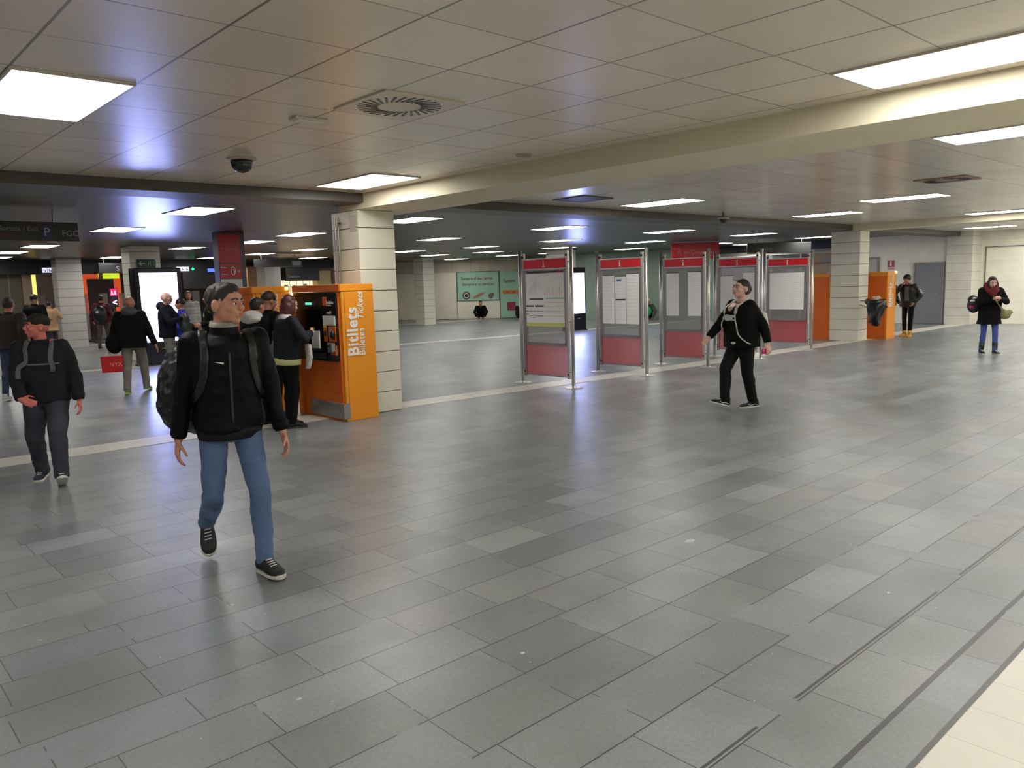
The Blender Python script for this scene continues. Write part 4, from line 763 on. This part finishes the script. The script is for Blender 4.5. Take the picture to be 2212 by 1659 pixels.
        if hair == 'bun': ball(bm, hp(0, -.1, .01), (.05 * s, .04 * s, .06 * s), HM); ball(bm, hp(0, -.045, -.01), (.074 * s, .06 * s, .06 * s), HM)
        if hair == 'curly': ball(bm, hp(0, -.03, .05), (.095 * s, .1 * s, .085 * s), HM)
        if hair == 'long':
            ball(bm, hp(0, -.04, -.04), (.088 * s, .075 * s, .1 * s), HM); ball(bm, hp(0, -.045, -.1), (.08 * s, .06 * s, .07 * s), HM)
            for sx in (-1, 1): ball(bm, hp(sx * .075, .0, -.04), (.02 * s, .04 * s, .09 * s), HM)
        bake('hair', bm, hm_, body, voxel, 1, .006 * s, .025)
    elif hair == 'cap':
        bm = B(); ball(bm, hp(0, -.015, .045), (.08 * s, .098 * s, .075 * s), HM, 24, 16); loft(bm, [(hp(0, .06, .052), HM @ V((.06 * s, 0, 0)), HM @ V((0, 0, .008 * s))), (hp(0, .11, .055), HM @ V((.062 * s, 0, 0)), HM @ V((0, 0, .006 * s))), (hp(0, .15, .048), HM @ V((.035 * s, 0, 0)), HM @ V((0, 0, .005 * s)))], 16); bake('cap', bm, hm_, body, voxel * .6, 1)
    elif hair == 'beanie':
        bm = B(); ball(bm, hp(0, -.016, .045), (.084 * s, .1 * s, .085 * s), HM, 24, 16); bake('beanie', bm, hm_, body, voxel, 1, .003, .02)
    if hood:
        bm = B(); ball(bm, sp(.30) - fwt * .055 * H + up * .01 * H, (.072 * H, .05 * H, .05 * H)); ball(bm, sp(.30) + rt * .05 * H - fwt * .01 * H, (.03 * H, .045 * H, .032 * H)); ball(bm, sp(.30) - rt * .05 * H - fwt * .01 * H, (.03 * H, .045 * H, .032 * H)); bake('hood', bm, hood, jk, voxel, 3, .008, .06)
    return body, dict(sp=sp, rt=rt, fw=fwt, up=up, hp=hp, HM=HM, wri=wri, elb=elb, ank=ank, kne=kne, W=W2, s=s, H=H, jk=jk, hip=hip, sho=sho)
def held(name, bm, m, P, label, cat, smooth=True, voxel=0, disp=0):
    """a carried thing, modelled in its carrier's frame, top-level"""
    o = bake(name, bm, m, None, voxel, 2, disp, .07) if voxel else obj(name, bm, m, None, smooth)
    o.matrix_world = P['W']; tag(o, label, cat); return o
def sub_part(name, bm, m, par, smooth=True):
    return obj(name, bm, m, par, smooth)

from mathutils.bvhtree import BVHTree
def tree(o): return BVHTree.FromPolygons([v.co for v in o.data.vertices], [tuple(p.vertices) for p in o.data.polygons])
def ribbon(bm, T, pts, w, off=.006, thick=.006, side=None):
    """a strap that follows the surface of the clothing under it"""
    P_ = []
    for i in range(len(pts) - 1):
        p0 = pts[max(i - 1, 0)]; p1 = pts[i]; p2 = pts[i + 1]; p3 = pts[min(i + 2, len(pts) - 1)]
        for k in range(6):
            t = k / 6; P_.append(.5 * ((2 * p1) + (p2 - p0) * t + (2 * p0 - 5 * p1 + 4 * p2 - p3) * t * t + (3 * p1 - p0 - 3 * p2 + p3) * t ** 3))
    P_.append(pts[-1]); Q = []
    for p in P_:
        l, n, i, d = T.find_nearest(p); Q.append((l + n * off, n))
    secs = []
    for i, (q, n) in enumerate(Q):
        d = Q[min(i + 1, len(Q) - 1)][0] - Q[max(i - 1, 0)][0]; sd = d.cross(n)
        if sd.length < 1e-6: continue
        secs.append((q, sd.normalized() * w, n * thick))
    loft(bm, secs, 10, p=3); return bm
def decal(T, c, d, r, u, w, h, shape=None, n=10, off=.003):
    """thin patch laid on the surface hit from c along d; r,u span it; shape(a,b)->bool trims it"""
    bm = B(); g = {}
    for i in range(n + 1):
        for j in range(n + 1):
            a, b_ = i / n * 2 - 1, j / n * 2 - 1; o = c + r * (a * w / 2) + u * (b_ * h / 2); hit = T.ray_cast(o, d)
            if hit[0] is not None: g[i, j] = (hit[0] - d * off, a, b_)
    vs = {k: bm.verts.new(v[0]) for k, v in g.items()}
    for i in range(n):
        for j in range(n):
            ks = [(i, j), (i + 1, j), (i + 1, j + 1), (i, j + 1)]
            if all(k in vs for k in ks) and (shape is None or shape(sum(g[k][1] for k in ks) / 4, sum(g[k][2] for k in ks) / 4)): bm.faces.new([vs[k] for k in ks])
    r_ = bmesh.ops.extrude_face_region(bm, geom=list(bm.faces)); 
    for v in [e for e in r_['geom'] if isinstance(e, bmesh.types.BMVert)]: v.co -= d * .002
    for v in [v for v in bm.verts if not v.link_faces]: bm.verts.remove(v)
    return bm
ELL = lambda a, b: a * a + b * b < 1
ground = lambda x, y, p=0, yw=0: (x, y, 0, p, yw)
# --- front walking man
jeans = mat('blue_jeans', (88, 112, 150), .85, bump=.4, bscale=120, var=.22, vscale=3.2)
b, P = person('man in black jacket and blue jeans walking in the foreground, black backpack on his back', 1.80, 4.40, 262, 1.70, skin_a, mat('black_jacket_shell', (7, 7, 8), .62, spec=.18, bump=.3, bscale=40, var=.1, vscale=6), jeans, mat('black_sneaker', (20, 22, 26), .6),
    [(-.085, .22, .0, 4, 8), (.10, -.30, .13, -52, -12)], [(-.262, .13, .785, -.3, -1, 0), (.272, -.05, .78, .4, -1, 0)], voxel=.0062, lean=.07, drop=.035, hyaw=38, hpitch=2, twist=-6, girth=1.04, hair='short', hairm=hair_g, hem=.035, disp=.012, armw=1.0, legw=.94, curl=.5, coat=.02)
sp, rt, fw, up, hp, HM, s, H = [P[k] for k in ('sp', 'rt', 'fw', 'up', 'hp', 'HM', 's', 'H')]
sub_part('hem_band', loft(B(), [(sp(-.045), V((.104 * H, 0, 0)), fw * .08 * H), (sp(-.01), rt * .11 * H, fw * .085 * H)], 28, p=2.3), mat('black_ribbing', (12, 12, 13), .9), P['jk'])
bm = B(); loft(bm, [(sp(.295), rt * .040 * H, fw * .041 * H), (sp(.338) + fw * .002, rt * .041 * H, fw * .043 * H), (sp(.342) + fw * .002, rt * .044 * H, fw * .046 * H), (sp(.325), rt * .047 * H, fw * .049 * H)], 22, cap=False); sub_part('collar_lining', bm, mat('pale_grey_fleece', (150, 146, 138), .9, bump=.5, bscale=90), P['jk'])
T = tree(P['jk'])
sub_part('zip', decal(T, sp(.13) + fw * .4, -fw, rt, up, .012, .4, None, 8), mat('dark_zip', (46, 46, 48), .4), P['jk'])
sub_part('chest_logo', decal(T, sp(.215) + fw * .4 + rt * .055, -fw, rt, up, .045, .018, lambda a, b: abs(b - a * .5 - .1) < .35 - .3 * a, 14), white_p, P['jk'])
T = tree(P['jk'])
bkm = mat('black_backpack_nylon', (22, 22, 24), .4, bump=.35, bscale=25, var=.2, vscale=9)
bm = B(); c = sp(.105) - fw * .2 + rt * .17
ball(bm, c, (.18, .145, .25)); ball(bm, c + V((0, 0, -.1)) - fw * .02, (.185, .16, .17)); ball(bm, c - fw * .09 + V((0, 0, -.05)), (.14, .08, .15)); ball(bm, c + V((0, 0, .16)), (.12, .1, .1))
bp = held('backpack', bm, bkm, P, 'bulging black backpack on the back of the foreground walking man', 'backpack', voxel=.009, disp=.03)
for sx in (1, -1):
    bm = B(); pts = [sp(.24) + rt * (sx * .115) - fw * .13, sp(.292) + rt * (sx * .12) - fw * .05, sp(.285) + rt * (sx * .125) + fw * .06, sp(.22) + rt * (sx * .135) + fw * .135, sp(.13) + rt * (sx * .165) + fw * .11, sp(.08) + rt * (sx * .19) + fw * .0, sp(.06) + rt * (sx * .16) - fw * .12]
    ribbon(bm, T, pts, .024); sub_part('strap', bm, bkm, bp)
bm = B(); path_tube(bm, [c - fw * .165 + V((-.1, 0, .03)), c - fw * .175 + V((0, 0, .055)), c - fw * .165 + V((.1, 0, .03))], .006, 6); sub_part('zip', bm, steel, bp)
# --- left foreground man in a cap
b, P = person('man in dark cap and navy work clothes walking at the far left', 1.57, 7.72, 245, 1.51, skin_d, mat('charcoal_jacket', (30, 31, 37), .8, spec=.2, bump=.3, bscale=60, var=.15, vscale=6), mat('worn_navy_work_trousers', (52, 52, 64), .85, bump=.4, bscale=60, var=.4, vscale=4), mat('navy_trainer', (28, 32, 56), .7),
    [(-.11, .24, .015, 28, 14), (.13, -.16, 0, -2, -4)], [(-.26, .04, .70, -.4, -.8, 0), (.13, .26, .76, 1, -.8, -.2)], voxel=.008, lean=.03, drop=.04, hyaw=-62, hpitch=4, girth=1.16, armw=1.22, legw=1.3, hair='cap', hairm=mat('black_cap', (22, 20, 18), .8), hem=.0, handdirs=[None, ((-.8, .35, -.3), (0, -1, -.2), (0, .2, 1))], lacem=None, disp=.012)
sp, rt, fw, up = [P[k] for k in ('sp', 'rt', 'fw', 'up')]
T = tree(P['jk'])
for sx in (-1, 1): sub_part('shoulder_strap', ribbon(B(), T, [sp(.28) + rt * (sx * .09) - fw * .15, sp(.31) + rt * (sx * .095) - fw * .02, sp(.28) + rt * (sx * .1) + fw * .1, sp(.22) + rt * (sx * .115) + fw * .2, sp(.14) + rt * (sx * .13) + fw * .22], .02), mat('grey_strap', (86, 86, 88), .8), P['jk'])
sub_part('reflective_stripe', decal(T, sp(.19) + fw * .5, -fw, rt, up, .30, .012, None, 16), mat('thin_grey_piping', (96, 96, 102), .6), P['jk'])
# --- woman in black walking left
b, P = person('woman in black sportswear walking left past the information panels', 8.55, 5.2, 158, 1.585, skin_b, mat('black_sweatshirt', (8, 8, 10), .8, spec=.2, bump=.25, bscale=60, var=.1, vscale=6), mat('black_leggings', (7, 7, 8), .7, spec=.25), mat('black_skate_shoe', (18, 18, 20), .7),
    [(-.05, -.13, .0, -2, -14), (.06, .20, .03, 16, -14)], [(-.31, -.14, .80, -.3, -1, 0), (.19, .36, .86, .5, -1, -.2)], voxel=.0072, lean=.04, drop=.012, hyaw=6, hpitch=10, girth=1.44, hs=1.16, legw=1.25, armw=1.15, hair='bun', hairm=hair_br, collar=False, hem=-.01, stripe=white_p, lacem=white_p, disp=.008, curl=.6, detail=1)
sp, rt, fw, up, H = [P[k] for k in ('sp', 'rt', 'fw', 'up', 'H')]
T = tree(P['jk'])
sub_part('neckline', decal(T, sp(.272) + fw * .5, -fw, rt, up, .125, .12, lambda a, b: b > -.9 + .9 * a * a, 14), skin_b, P['jk'])
sub_part('chest_print', decal(T, sp(.19) + fw * .5 + rt * .03, -fw, rt, up, .27, .1, lambda a, b: (a * a * 1.3 + (b * 1.2) ** 2 < .8) or (a < -.5 and abs(b - .4) < .25) or (a < -.3 and abs(b + .5) < .18), 18), mat('white_print', (206, 206, 206), .7), P['jk'])
sub_part('hip_print', decal(T, sp(.0) + fw * .5 - rt * .08, -fw, rt, up, .07, .03, ELL, 8), mat('white_print', (206, 206, 206), .7), P['jk'])
wbag = mat('pale_cream_bag', (206, 204, 190), .5, bump=.2, bscale=15)
bm = B(); loft(bm, [(sp(.22) - fw * .22, rt * .10, fw * .05), (sp(.2) - fw * .23, rt * .13, fw * .08), (sp(.06) - fw * .25, rt * .14, fw * .09), (sp(.03) - fw * .24, rt * .12, fw * .06)], 20, p=3.5)
bp = held('backpack', bm, wbag, P, 'small cream backpack on the back of the woman in black', 'backpack')
for sx in (-1, 1):
    bm = B(); pts = [sp(.215) + rt * (sx * .08) - fw * .13, sp(.298) + rt * (sx * .09) - fw * .03, sp(.288) + rt * (sx * .095) + fw * .075, sp(.22) + rt * (sx * .105) + fw * .155, sp(.13) + rt * (sx * .13) + fw * .2, sp(.05) + rt * (sx * .16) + fw * .15, sp(-.01) + rt * (sx * .22) + fw * .05]
    ribbon(bm, T, pts[:4], .02); ribbon(bm, T, pts[3:], .007); sub_part('strap', bm, wbag, bp)
w = P['wri'][0]; bm = B(); loft(bm, [(w + V((.02, .03, -.06)), V((.012, 0, 0)), V((0, .035, 0))), (w + V((.02, .035, -.12)), V((.012, 0, 0)), V((0, .035, 0)))], 12, p=4)
held('phone', bm, mat('hot_pink_case', (236, 40, 140), .4), P, 'hot pink phone in the hand of the woman in black', 'phone')
# --- woman at the ticket machine
b, P = person('woman with maroon hair and dark jacket using the nearest ticket machine', 4.22, 8.5, -4, 1.56, skin_b, mat('dark_navy_jacket', (22, 25, 35), .7, spec=.25, bump=.3, bscale=40, var=.12, vscale=6), c_black, mat('black_shoe', (22, 20, 20), .6),
    [(-.09, .02, 0, 0, 10), (.09, -.03, 0, 0, -14)], [(-.12, .26, 1.06, -.8, -.6, -.6), (.14, .24, 1.10, .9, -.4, -.6)], voxel=.009, lean=.04, hpitch=-12, hyaw=10, hair='long', hairm=hair_m, girth=1.14, armw=1.12, legw=1.15, hem=.02, detail=0, sole=mat('dark_sole', (60, 54, 48), .7))
sp, rt, fw, up, H = [P[k] for k in ('sp', 'rt', 'fw', 'up', 'H')]
bm = B(); loft(bm, [(sp(-.05), V((.108 * H * 1.1, 0, 0)), fw * .085 * H * 1.1), (sp(.0), rt * .11 * H * 1.1, fw * .085 * H * 1.1)], 24); sub_part('shirt_hem', bm, mat('pale_yellow_shirt', (214, 216, 150), .8), P['jk'])
bm = B(); loft(bm, [(sp(.275) , rt * .085 * H, fw * .065 * H), (sp(.302), rt * .062 * H, fw * .055 * H), (sp(.325), rt * .045 * H, fw * .045 * H)], 22, p=2.3); sub_part('scarf', bm, mat('white_scarf', (206, 200, 198), .85, bump=.5, bscale=40), P['jk'])
bm = B(); loft(bm, [(sp(.1) + rt * .12 + fw * .2, rt * .05, fw * .03), (sp(.0) + rt * .13 + fw * .21, rt * .055, fw * .03), (sp(-.08) + rt * .12 + fw * .2, rt * .035, fw * .02)], 14)
bake('scarf_end', bm, mat('white_scarf'), b, .01, 2, .02, .07)
# --- white-hooded person behind the foreground man
b, P = person('person with white hood and dark coat behind the foreground man', 4.06, 8.93, 20, 1.54, skin_c, c_black2, c_black, mat('black_shoe', (22, 20, 20), .6), [(-.09, .02, 0, 0, 6), (.09, -.03, 0, 0, -6)], [(-.14, .22, .98), (.2, .14, .86)], voxel=.009, hpitch=-10, hair='short', hairm=hair_k, girth=1.2, armw=1.2, legw=1.1, detail=0, hem=-.01, hood=mat('white_hood', (190, 188, 182), .85, bump=.4, bscale=30))
sp, rt, fw, up, H = [P[k] for k in ('sp', 'rt', 'fw', 'up', 'H')]
bm = B(); ball(bm, sp(.325) - fw * .05 + up * -.01, (.13, .11, .075)); ball(bm, sp(.30) - fw * .07, (.15, .09, .06)); sub_part('hood_back', bm, MATS['white_hood'], P['jk'])
c = sp(.03) + rt * .22 + fw * .0 + V((0, 0, .04)); bm = B(); ball(bm, c, (.09, .11, .14)); ball(bm, c + V((0, 0, -.07)), (.1, .12, .1)); ball(bm, c + V((0, 0, .14)), (.04, .05, .08))
gb = held('plastic_bag', bm, mat('pale_green_plastic', (120, 160, 140), .3, bump=.5, bscale=14, trans=.15, var=.2, vscale=12), P, 'pale green plastic bag between the hooded person and the woman at the machine', 'plastic bag', voxel=.009, disp=.05)
bm = B(); path_tube(bm, [c + V((0, 0, .18)), c + V((-.02, 0, .32)), sp(.2) + rt * .17], .008, 8); sub_part('handle', bm, black, gb)
# --- dark-haired person behind, using the second machine
person('person with dark hood behind the woman at the machine', 4.42, 9.38, 10, 1.60, skin_c, c_black2, c_black, mat('black_shoe', (22, 20, 20), .6), [ground(-.09, 0), ground(.09, 0)], [(-.12, .24, 1.05), (.12, .24, 1.05)], voxel=.011, hpitch=-8, hair='beanie', hairm=hair_br, girth=1.1, armw=1.15, detail=0)
# --- bald man walking away with a red bag
b, P = person('bald man in black jacket and grey trousers walking away with a red bag', 4.08, 13.65, 62, 1.62, skin_c, c_black, c_grey, mat('grey_green_trainer', (120, 124, 100), .7), [(-.1, -.18, 0, -8, 4), (.12, .2, .02, -6, -10)], [(-.36, .06, .76), (.36, -.02, .74)], voxel=.01, lean=.05, drop=.03, hpitch=-4, hair='bald', hairm=hair_k, girth=1.3, armw=1.25, legw=1.15, hem=-.02, detail=0, hood=mat('grey_collar', (70, 70, 72), .8), sole=mat('lime_sole', (160, 200, 70), .6))
bm = B(); ball(bm, P['hip'] + V((-.26, -.05, .0)), (.13, .1, .17)); held('shoulder_bag', bm, c_black, P, 'black shoulder bag at the left hip of the bald man walking away', 'shoulder bag', voxel=.012)
w = P['wri'][0]
t = thing('shopping_bag', 'red paper shopping bag with white rope handles carried by the bald man', 'shopping bag', (3.78, 13.75, .36), R(-20))
rbm = mat('red_paper', (200, 26, 34), .45); obj('bag_body', loft(B(), [((0, 0, 0), (.155, 0, 0), (0, .06, 0)), ((0, 0, .26), (.165, 0, 0), (0, .065, 0))], 32, p=12), rbm, t); obj('rope_handle', path_tube(B(), [(-.08, 0, .26), (-.05, 0, .34), (.05, 0, .34), (.08, 0, .26)], .006, 6), white_p, t); text('lettering', 'NYX', mat('pink_lettering', (226, 150, 150), .5), t, (-.04, -.064, .1), X_, Z_, .09, .001)
# --- bald man in profile, and the guard he talks to
b, P = person('bald man in navy hoodie standing in profile before the glowing kiosk', 5.12, 15.0, -38, 1.64, skin_b, c_navy, mat('light_grey_trousers', (140, 138, 132), .85), mat('black_shoe', (22, 20, 20), .6), [ground(-.1, -.03, 0, 8), ground(.1, .06, 0, -8)], [(-.02, .30, 1.16, -.8, -.6, -.4), (.08, .30, 1.14, .8, -.5, -.5)], voxel=.01, hpitch=2, hair='bald', hairm=hair_br, girth=1.12, armw=1.1, hem=-.01, detail=0, hood=c_navy)
bm = B(); c = P['sp'](.12) + P['fw'] * .3; ball(bm, c, (.12, .1, .17)); ball(bm, c + V((.02, .03, -.08)), (.13, .1, .12)); held('rucksack', bm, mat('grey_camouflage', (60, 66, 60), .7, var=.5, vscale=14), P, 'mottled grey rucksack held to the chest of the bald man in the navy hoodie', 'rucksack', voxel=.012, disp=.03)
b, P = person('guard in black jacket with yellow patches talking beside the kiosk', 5.85, 14.75, 160, 1.62, skin_a, c_black, c_black, mat('black_shoe', (22, 20, 20), .6), [ground(-.1, 0), ground(.1, 0)], [(-.18, .2, 1.0), (.18, .2, 1.0)], voxel=.01, hair='fade', hairm=hair_k, girth=1.15, armw=1.1, detail=1, hyaw=8)
sp, rt, fw, up, H = [P[k] for k in ('sp', 'rt', 'fw', 'up', 'H')]; hv = mat('hi_vis_yellow', (216, 230, 70), .5)
T = tree(P['jk'])
sub_part('shoulder_patch', decal(T, sp(.25) + fw * .02 - rt * .6, rt, fw, up, .09, .07, ELL), hv, P['jk']); sub_part('chest_patch', decal(T, sp(.2) + fw * .5 - rt * .06, -fw, rt, up, .05, .05), hv, P['jk']); sub_part('chest_flap', decal(T, sp(.2) + fw * .5 + rt * .06, -fw, rt, up, .08, .07), mat('grey_flap', (160, 160, 160), .6), P['jk'])
person('person in bright blue jacket half hidden between the bald man and the guard', 5.72, 15.9, 150, 1.5, skin_c, mat('bright_blue_cloth', (30, 44, 170), .7), c_navy, mat('black_shoe', (22, 20, 20), .6), [ground(-.1, 0), ground(.1, 0)], [(-.18, .16, .9), (.18, .16, .9)], voxel=.013, hair='beanie', hairm=hair_k, girth=1.1, detail=0)
person('person in black and white striped top far behind the guard', 7.35, 19.9, 250, 1.66, skin_c, mat('striped_top', (150, 146, 142), .8, var=.6, vscale=7, stretch=(.2, .2, 5)), c_black, mat('black_shoe', (22, 20, 20), .6), [ground(-.1, 0), ground(.1, 0)], [(-.22, .02, .8), (.22, .02, .8)], voxel=.014, hair='long', hairm=hair_k, detail=0)
# --- far left walkers
person('person in brown-black jacket and jeans cut by the left picture edge', 2.52, 14.4, 60, 1.62, skin_c, mat('brown_black_cloth', (36, 28, 24), .85), mat('dark_jeans', (44, 52, 76), .85), mat('pale_shoe', (190, 190, 186), .6), [(-.1, -.15, 0, 0, 0), (.1, .2, 0, 0, 0)], [(-.24, .1, .85), (.24, -.1, .85)], voxel=.012, lean=.06, hair='short', hairm=hair_g, girth=1.3, armw=1.25, detail=0)
person('person in black coat and dark beanie standing before the far left gates', 4.62, 23.0, 70, 1.68, skin_c, c_black, c_black, mat('black_shoe', (22, 20, 20), .6), [ground(-.1, 0), ground(.1, 0)], [(-.24, .05, .85), (.24, .05, .85)], voxel=.014, hair='beanie', hairm=hair_k, girth=1.25, armw=1.2, detail=0)
b, P = person('woman in belted beige coat and jeans far left, left of the panelled pillar', 5.66, 26.35, 75, 1.5, skin_c, mat('beige_coat', (182, 148, 112), .8, var=.1), mat('dark_jeans', (44, 52, 76)), mat('pale_shoe', (190, 190, 186)), [(-.1, -.12, 0, 0, 0), (.1, .16, 0, 0, 0)], [(-.24, .2, 1.0), (.24, .2, 1.0)], voxel=.014, lean=.08, hair='short', hairm=hair_br, girth=1.25, armw=1.15, coat=.1, flare=1.2, detail=0)
sub_part('belt', loft(B(), [(P['sp'](.085), P['rt'] * .2, P['fw'] * .155), (P['sp'](.105), P['rt'] * .2, P['fw'] * .155)], 22), mat('dark_belt', (60, 44, 36), .6), P['jk'])
t = thing('suitcase', 'coral red suitcase beside the far left panelled pillar', 'suitcase', (5.5, 25.4, .03), R(-30)); obj('shell', box(B(), -.22, .22, -.12, .12, 0, .36, .05), mat('coral_red', (226, 84, 80), .45), t); obj('wheels', tube(tube(B(), (-.17, -.1, 0), (-.17, .1, 0), .03, .03, 10), (.17, -.1, 0), (.17, .1, 0), .03, .03, 10), black, t); obj('handle', path_tube(B(), [(-.1, 0, .36), (-.1, 0, .42), (.1, 0, .42), (.1, 0, .36)], .01, 6), black, t)
b, P = person('person in maroon top with black backpack walking away beside the bald man', 6.85, 25.5, 60, 1.62, skin_c, mat('maroon_cloth', (86, 24, 40), .85), mat('grey_brown_trousers', (76, 66, 62), .85), mat('black_shoe', (22, 20, 20), .6), [(-.1, -.15, 0, 0, 0), (.1, .16, 0, 0, 0)], [(-.28, .05, .85), (.28, .05, .85)], voxel=.014, hair='short', hairm=hair_k, girth=1.25, armw=1.2, detail=0)
bm = B(); ball(bm, P['sp'](.12) - P['fw'] * .22, (.2, .14, .26)); bp = held('backpack', bm, bkm, P, 'black backpack with white badge worn by the person in maroon', 'backpack', voxel=.014); sub_part('badge', ball(B(), P['sp'](.16) - P['fw'] * .36 - P['rt'] * .03, (.04, .02, .04)), white_p, bp)
# --- right side
b, P = person('man in black jacket and tan boots leaning over his phone by the grey door', 20.54, 7.85, 178, 1.56, skin_c, mat('black_leather', (18, 18, 20), .45), c_black, mat('tan_boot', (214, 164, 70), .6, var=.1), [(-.08, .06, 0, 0, 14), (.10, -.06, 0, 0, -20)], [(-.16, .06, .84, -.8, -.8, 0), (.05, .27, 1.30, .8, -.4, -.8)], voxel=.011, lean=.14, hyaw=6, hpitch=-26, hair='curly', hairm=hair_k, girth=1.1, armw=1.15, legw=.95, hem=-.01, sole=mat('tan_sole', (190, 140, 60), .7), lacem=mat('tan_lace', (120, 90, 40)), detail=1)
T = tree(P['jk']); sub_part('grey_scarf', decal(T, P['sp'](.17) + P['fw'] * .5 - P['rt'] * .02, -P['fw'], P['rt'], P['up'], .1, .36, None, 12), mat('grey_scarf', (92, 94, 92), .85), P['jk'])
for k in range(2):
    K, A = P['kne'][k], P['ank'][k]; bm = B(); tube(bm, A + (K - A) * .22, A + V((0, -.005, -.02)), .054, .05, 18); sub_part('boot_shaft', bm, MATS['tan_boot'], [c for c in b.children if c.name.startswith('shoe')][k])
bm = B(); [ribbon(bm, T, [P['sho'][0] + (P['elb'][0] - P['sho'][0]) * q + V((-.1, .06, 0)), P['sho'][0] + (P['elb'][0] - P['sho'][0]) * (q + .12) + V((-.12, -.05, 0))], .008) for q in (.3, .55)]; sub_part('sleeve_stripe', bm, white_p, P['jk'])
b, P = person('person in dark brown jacket mostly hidden behind the right-hand orange machine', 21.05, 8.55, 230, 1.52, skin_c, mat('dark_brown_jacket', (30, 26, 24), .8), mat('pale_trousers', (190, 188, 180), .8), mat('pale_shoe', (190, 190, 186)), [ground(-.1, 0), ground(.1, 0)], [(-.27, .04, .80), (.2, .2, .9)], voxel=.013, lean=.05, hair='short', hairm=hair_k, girth=1.2, armw=1.15, detail=0)
b, P = person('woman with red scarf and black coat looking at her phone at the right', 16.83, 4.95, 218, 1.5, skin_b, mat('black_wool', (11, 10, 11), .9, spec=.2, bump=.2, bscale=80), mat('bright_blue_jeans', (66, 82, 150), .85, bump=.3, bscale=90, var=.15), mat('black_boot', (20, 20, 22), .5), [(-.10, .06, 0, 0, 4), (.10, -.05, 0, 0, -4)], [(-.05, .29, 1.06, -.9, -.5, -.5), (.06, .29, 1.06, .9, -.5, -.5)], voxel=.0095, lean=.03, hyaw=-4, hpitch=-20, hair='long', hairm=hair_br, girth=1.2, armw=1.2, coat=.11, flare=1.12, detail=1, curl=.7, legw=.95)
sp, rt, fw, up, H = [P[k] for k in ('sp', 'rt', 'fw', 'up', 'H')]
bm = B()
for k in range(10): a = 2 * math.pi * k / 10; ball(bm, sp(.30) + rt * (.085 * math.cos(a)) + fw * (.08 * math.sin(a) + .01) - up * (.01 + .03 * math.sin(a)), (.05, .05, .055))
ball(bm, sp(.27) + fw * .12, (.08, .045, .08)); ball(bm, sp(.33) + rt * .09, (.045, .055, .08)); ball(bm, sp(.33) - rt * .09, (.045, .055, .08)); bake('scarf', bm, mat('deep_red_scarf', (110, 28, 40), .9, bump=.6, bscale=45, var=.2, vscale=14), b, .012, 2, .03, .07)
for k in range(2):
    K, A = P['kne'][k], P['ank'][k]; bm = B(); tube(bm, A + (K - A) * .42, A + V((0, -.005, -.02)), .052, .043, 18); sub_part('boot_shaft', bm, MATS['black_boot'], [c for c in b.children if c.name.startswith('shoe')][k])
bm = B(); mid = (P['wri'][0] + P['wri'][1]) / 2 + V((0, .07, -.01)); obox(bm, mid, (1, 0, 0), .07, .035, .004); held('phone', bm, black, P, 'phone held in both hands by the woman with the red scarf', 'phone', False)
bm = B(); c = sp(-.02) - rt * .24 + fw * .06; ball(bm, c, (.1, .09, .085)); ball(bm, c + V((-.04, .0, .04)), (.1, .06, .04)); hb = held('handbag', bm, mat('khaki_bag', (136, 130, 84), .7, var=.15, vscale=12), P, 'khaki handbag slung at the hip of the woman with the red scarf', 'handbag', voxel=.012, disp=.02)
bm = B(); path_tube(bm, [sp(.29) + rt * .06 + fw * .05, sp(.2) - rt * .0 + fw * .155, sp(.06) - rt * .13 + fw * .16, c + V((0, 0, .08))], .014, 8); sub_part('strap', bm, MATS['khaki_bag'], hb)
bm = B(); c = sp(.1) + rt * .25 - fw * .1; ball(bm, c, (.11, .12, .15)); ball(bm, c + V((.02, 0, .1)), (.08, .09, .08)); rk = held('rucksack', bm, mat('patterned_rucksack', (34, 28, 38), .7, var=.3, vscale=10), P, 'dark rucksack with white and pink pattern behind the woman with the red scarf', 'rucksack', voxel=.012, disp=.02)
bm = B(); ball(bm, c + V((.05, .08, .08)), (.05, .04, .02)); ball(bm, c + V((.02, .085, .13)), (.04, .03, .02)); sub_part('white_pattern', bm, white_p, rk); sub_part('pink_pattern', ball(B(), c + V((.06, .07, -.04)), (.045, .05, .04)), mat('pink_pattern', (170, 50, 90), .6), rk)
# --- crouching people by the far walls
def croucher(label, x, y, heading, jk, tr, H=1.6, sk=skin_c, hr=hair_g, hairk='short'):
    return person(label, x, y, heading, H, sk, jk, tr, mat('black_shoe', (22, 20, 20), .6), [(-.09, .16, 0, 0, 8), (.09, .16, 0, 0, -8)], [(-.17, .32, .14, -1, .2, .3), (.17, .32, .14, 1, .2, .3)], voxel=.014, lean=.72, drop=.60, hpitch=-5, hair=hairk, hairm=hr, girth=1.15, armw=1.3, detail=0, hipy=-.14)
croucher('person in black crouching against the cream wall under the mint green poster', 23.4, 27.7, 229, c_black, c_black)
b, P = croucher('person crouching by the green wall, seen between the second and third panels', 25.0, 19.4, 222, mat('grey_green_coat', (60, 70, 64), .85), c_black2, hairk='beanie', hr=mat('white_beanie', (190, 190, 186), .8))
bm = B(); c = P['sp'](.1) + P['fw'] * .3 + V((0, .05, .2)); ball(bm, c, (.15, .1, .19)); held('backpack', bm, mat('bright_green_bag', (24, 160, 96), .6), P, 'bright green bag with the crouching person by the green wall', 'bag', voxel=.02)
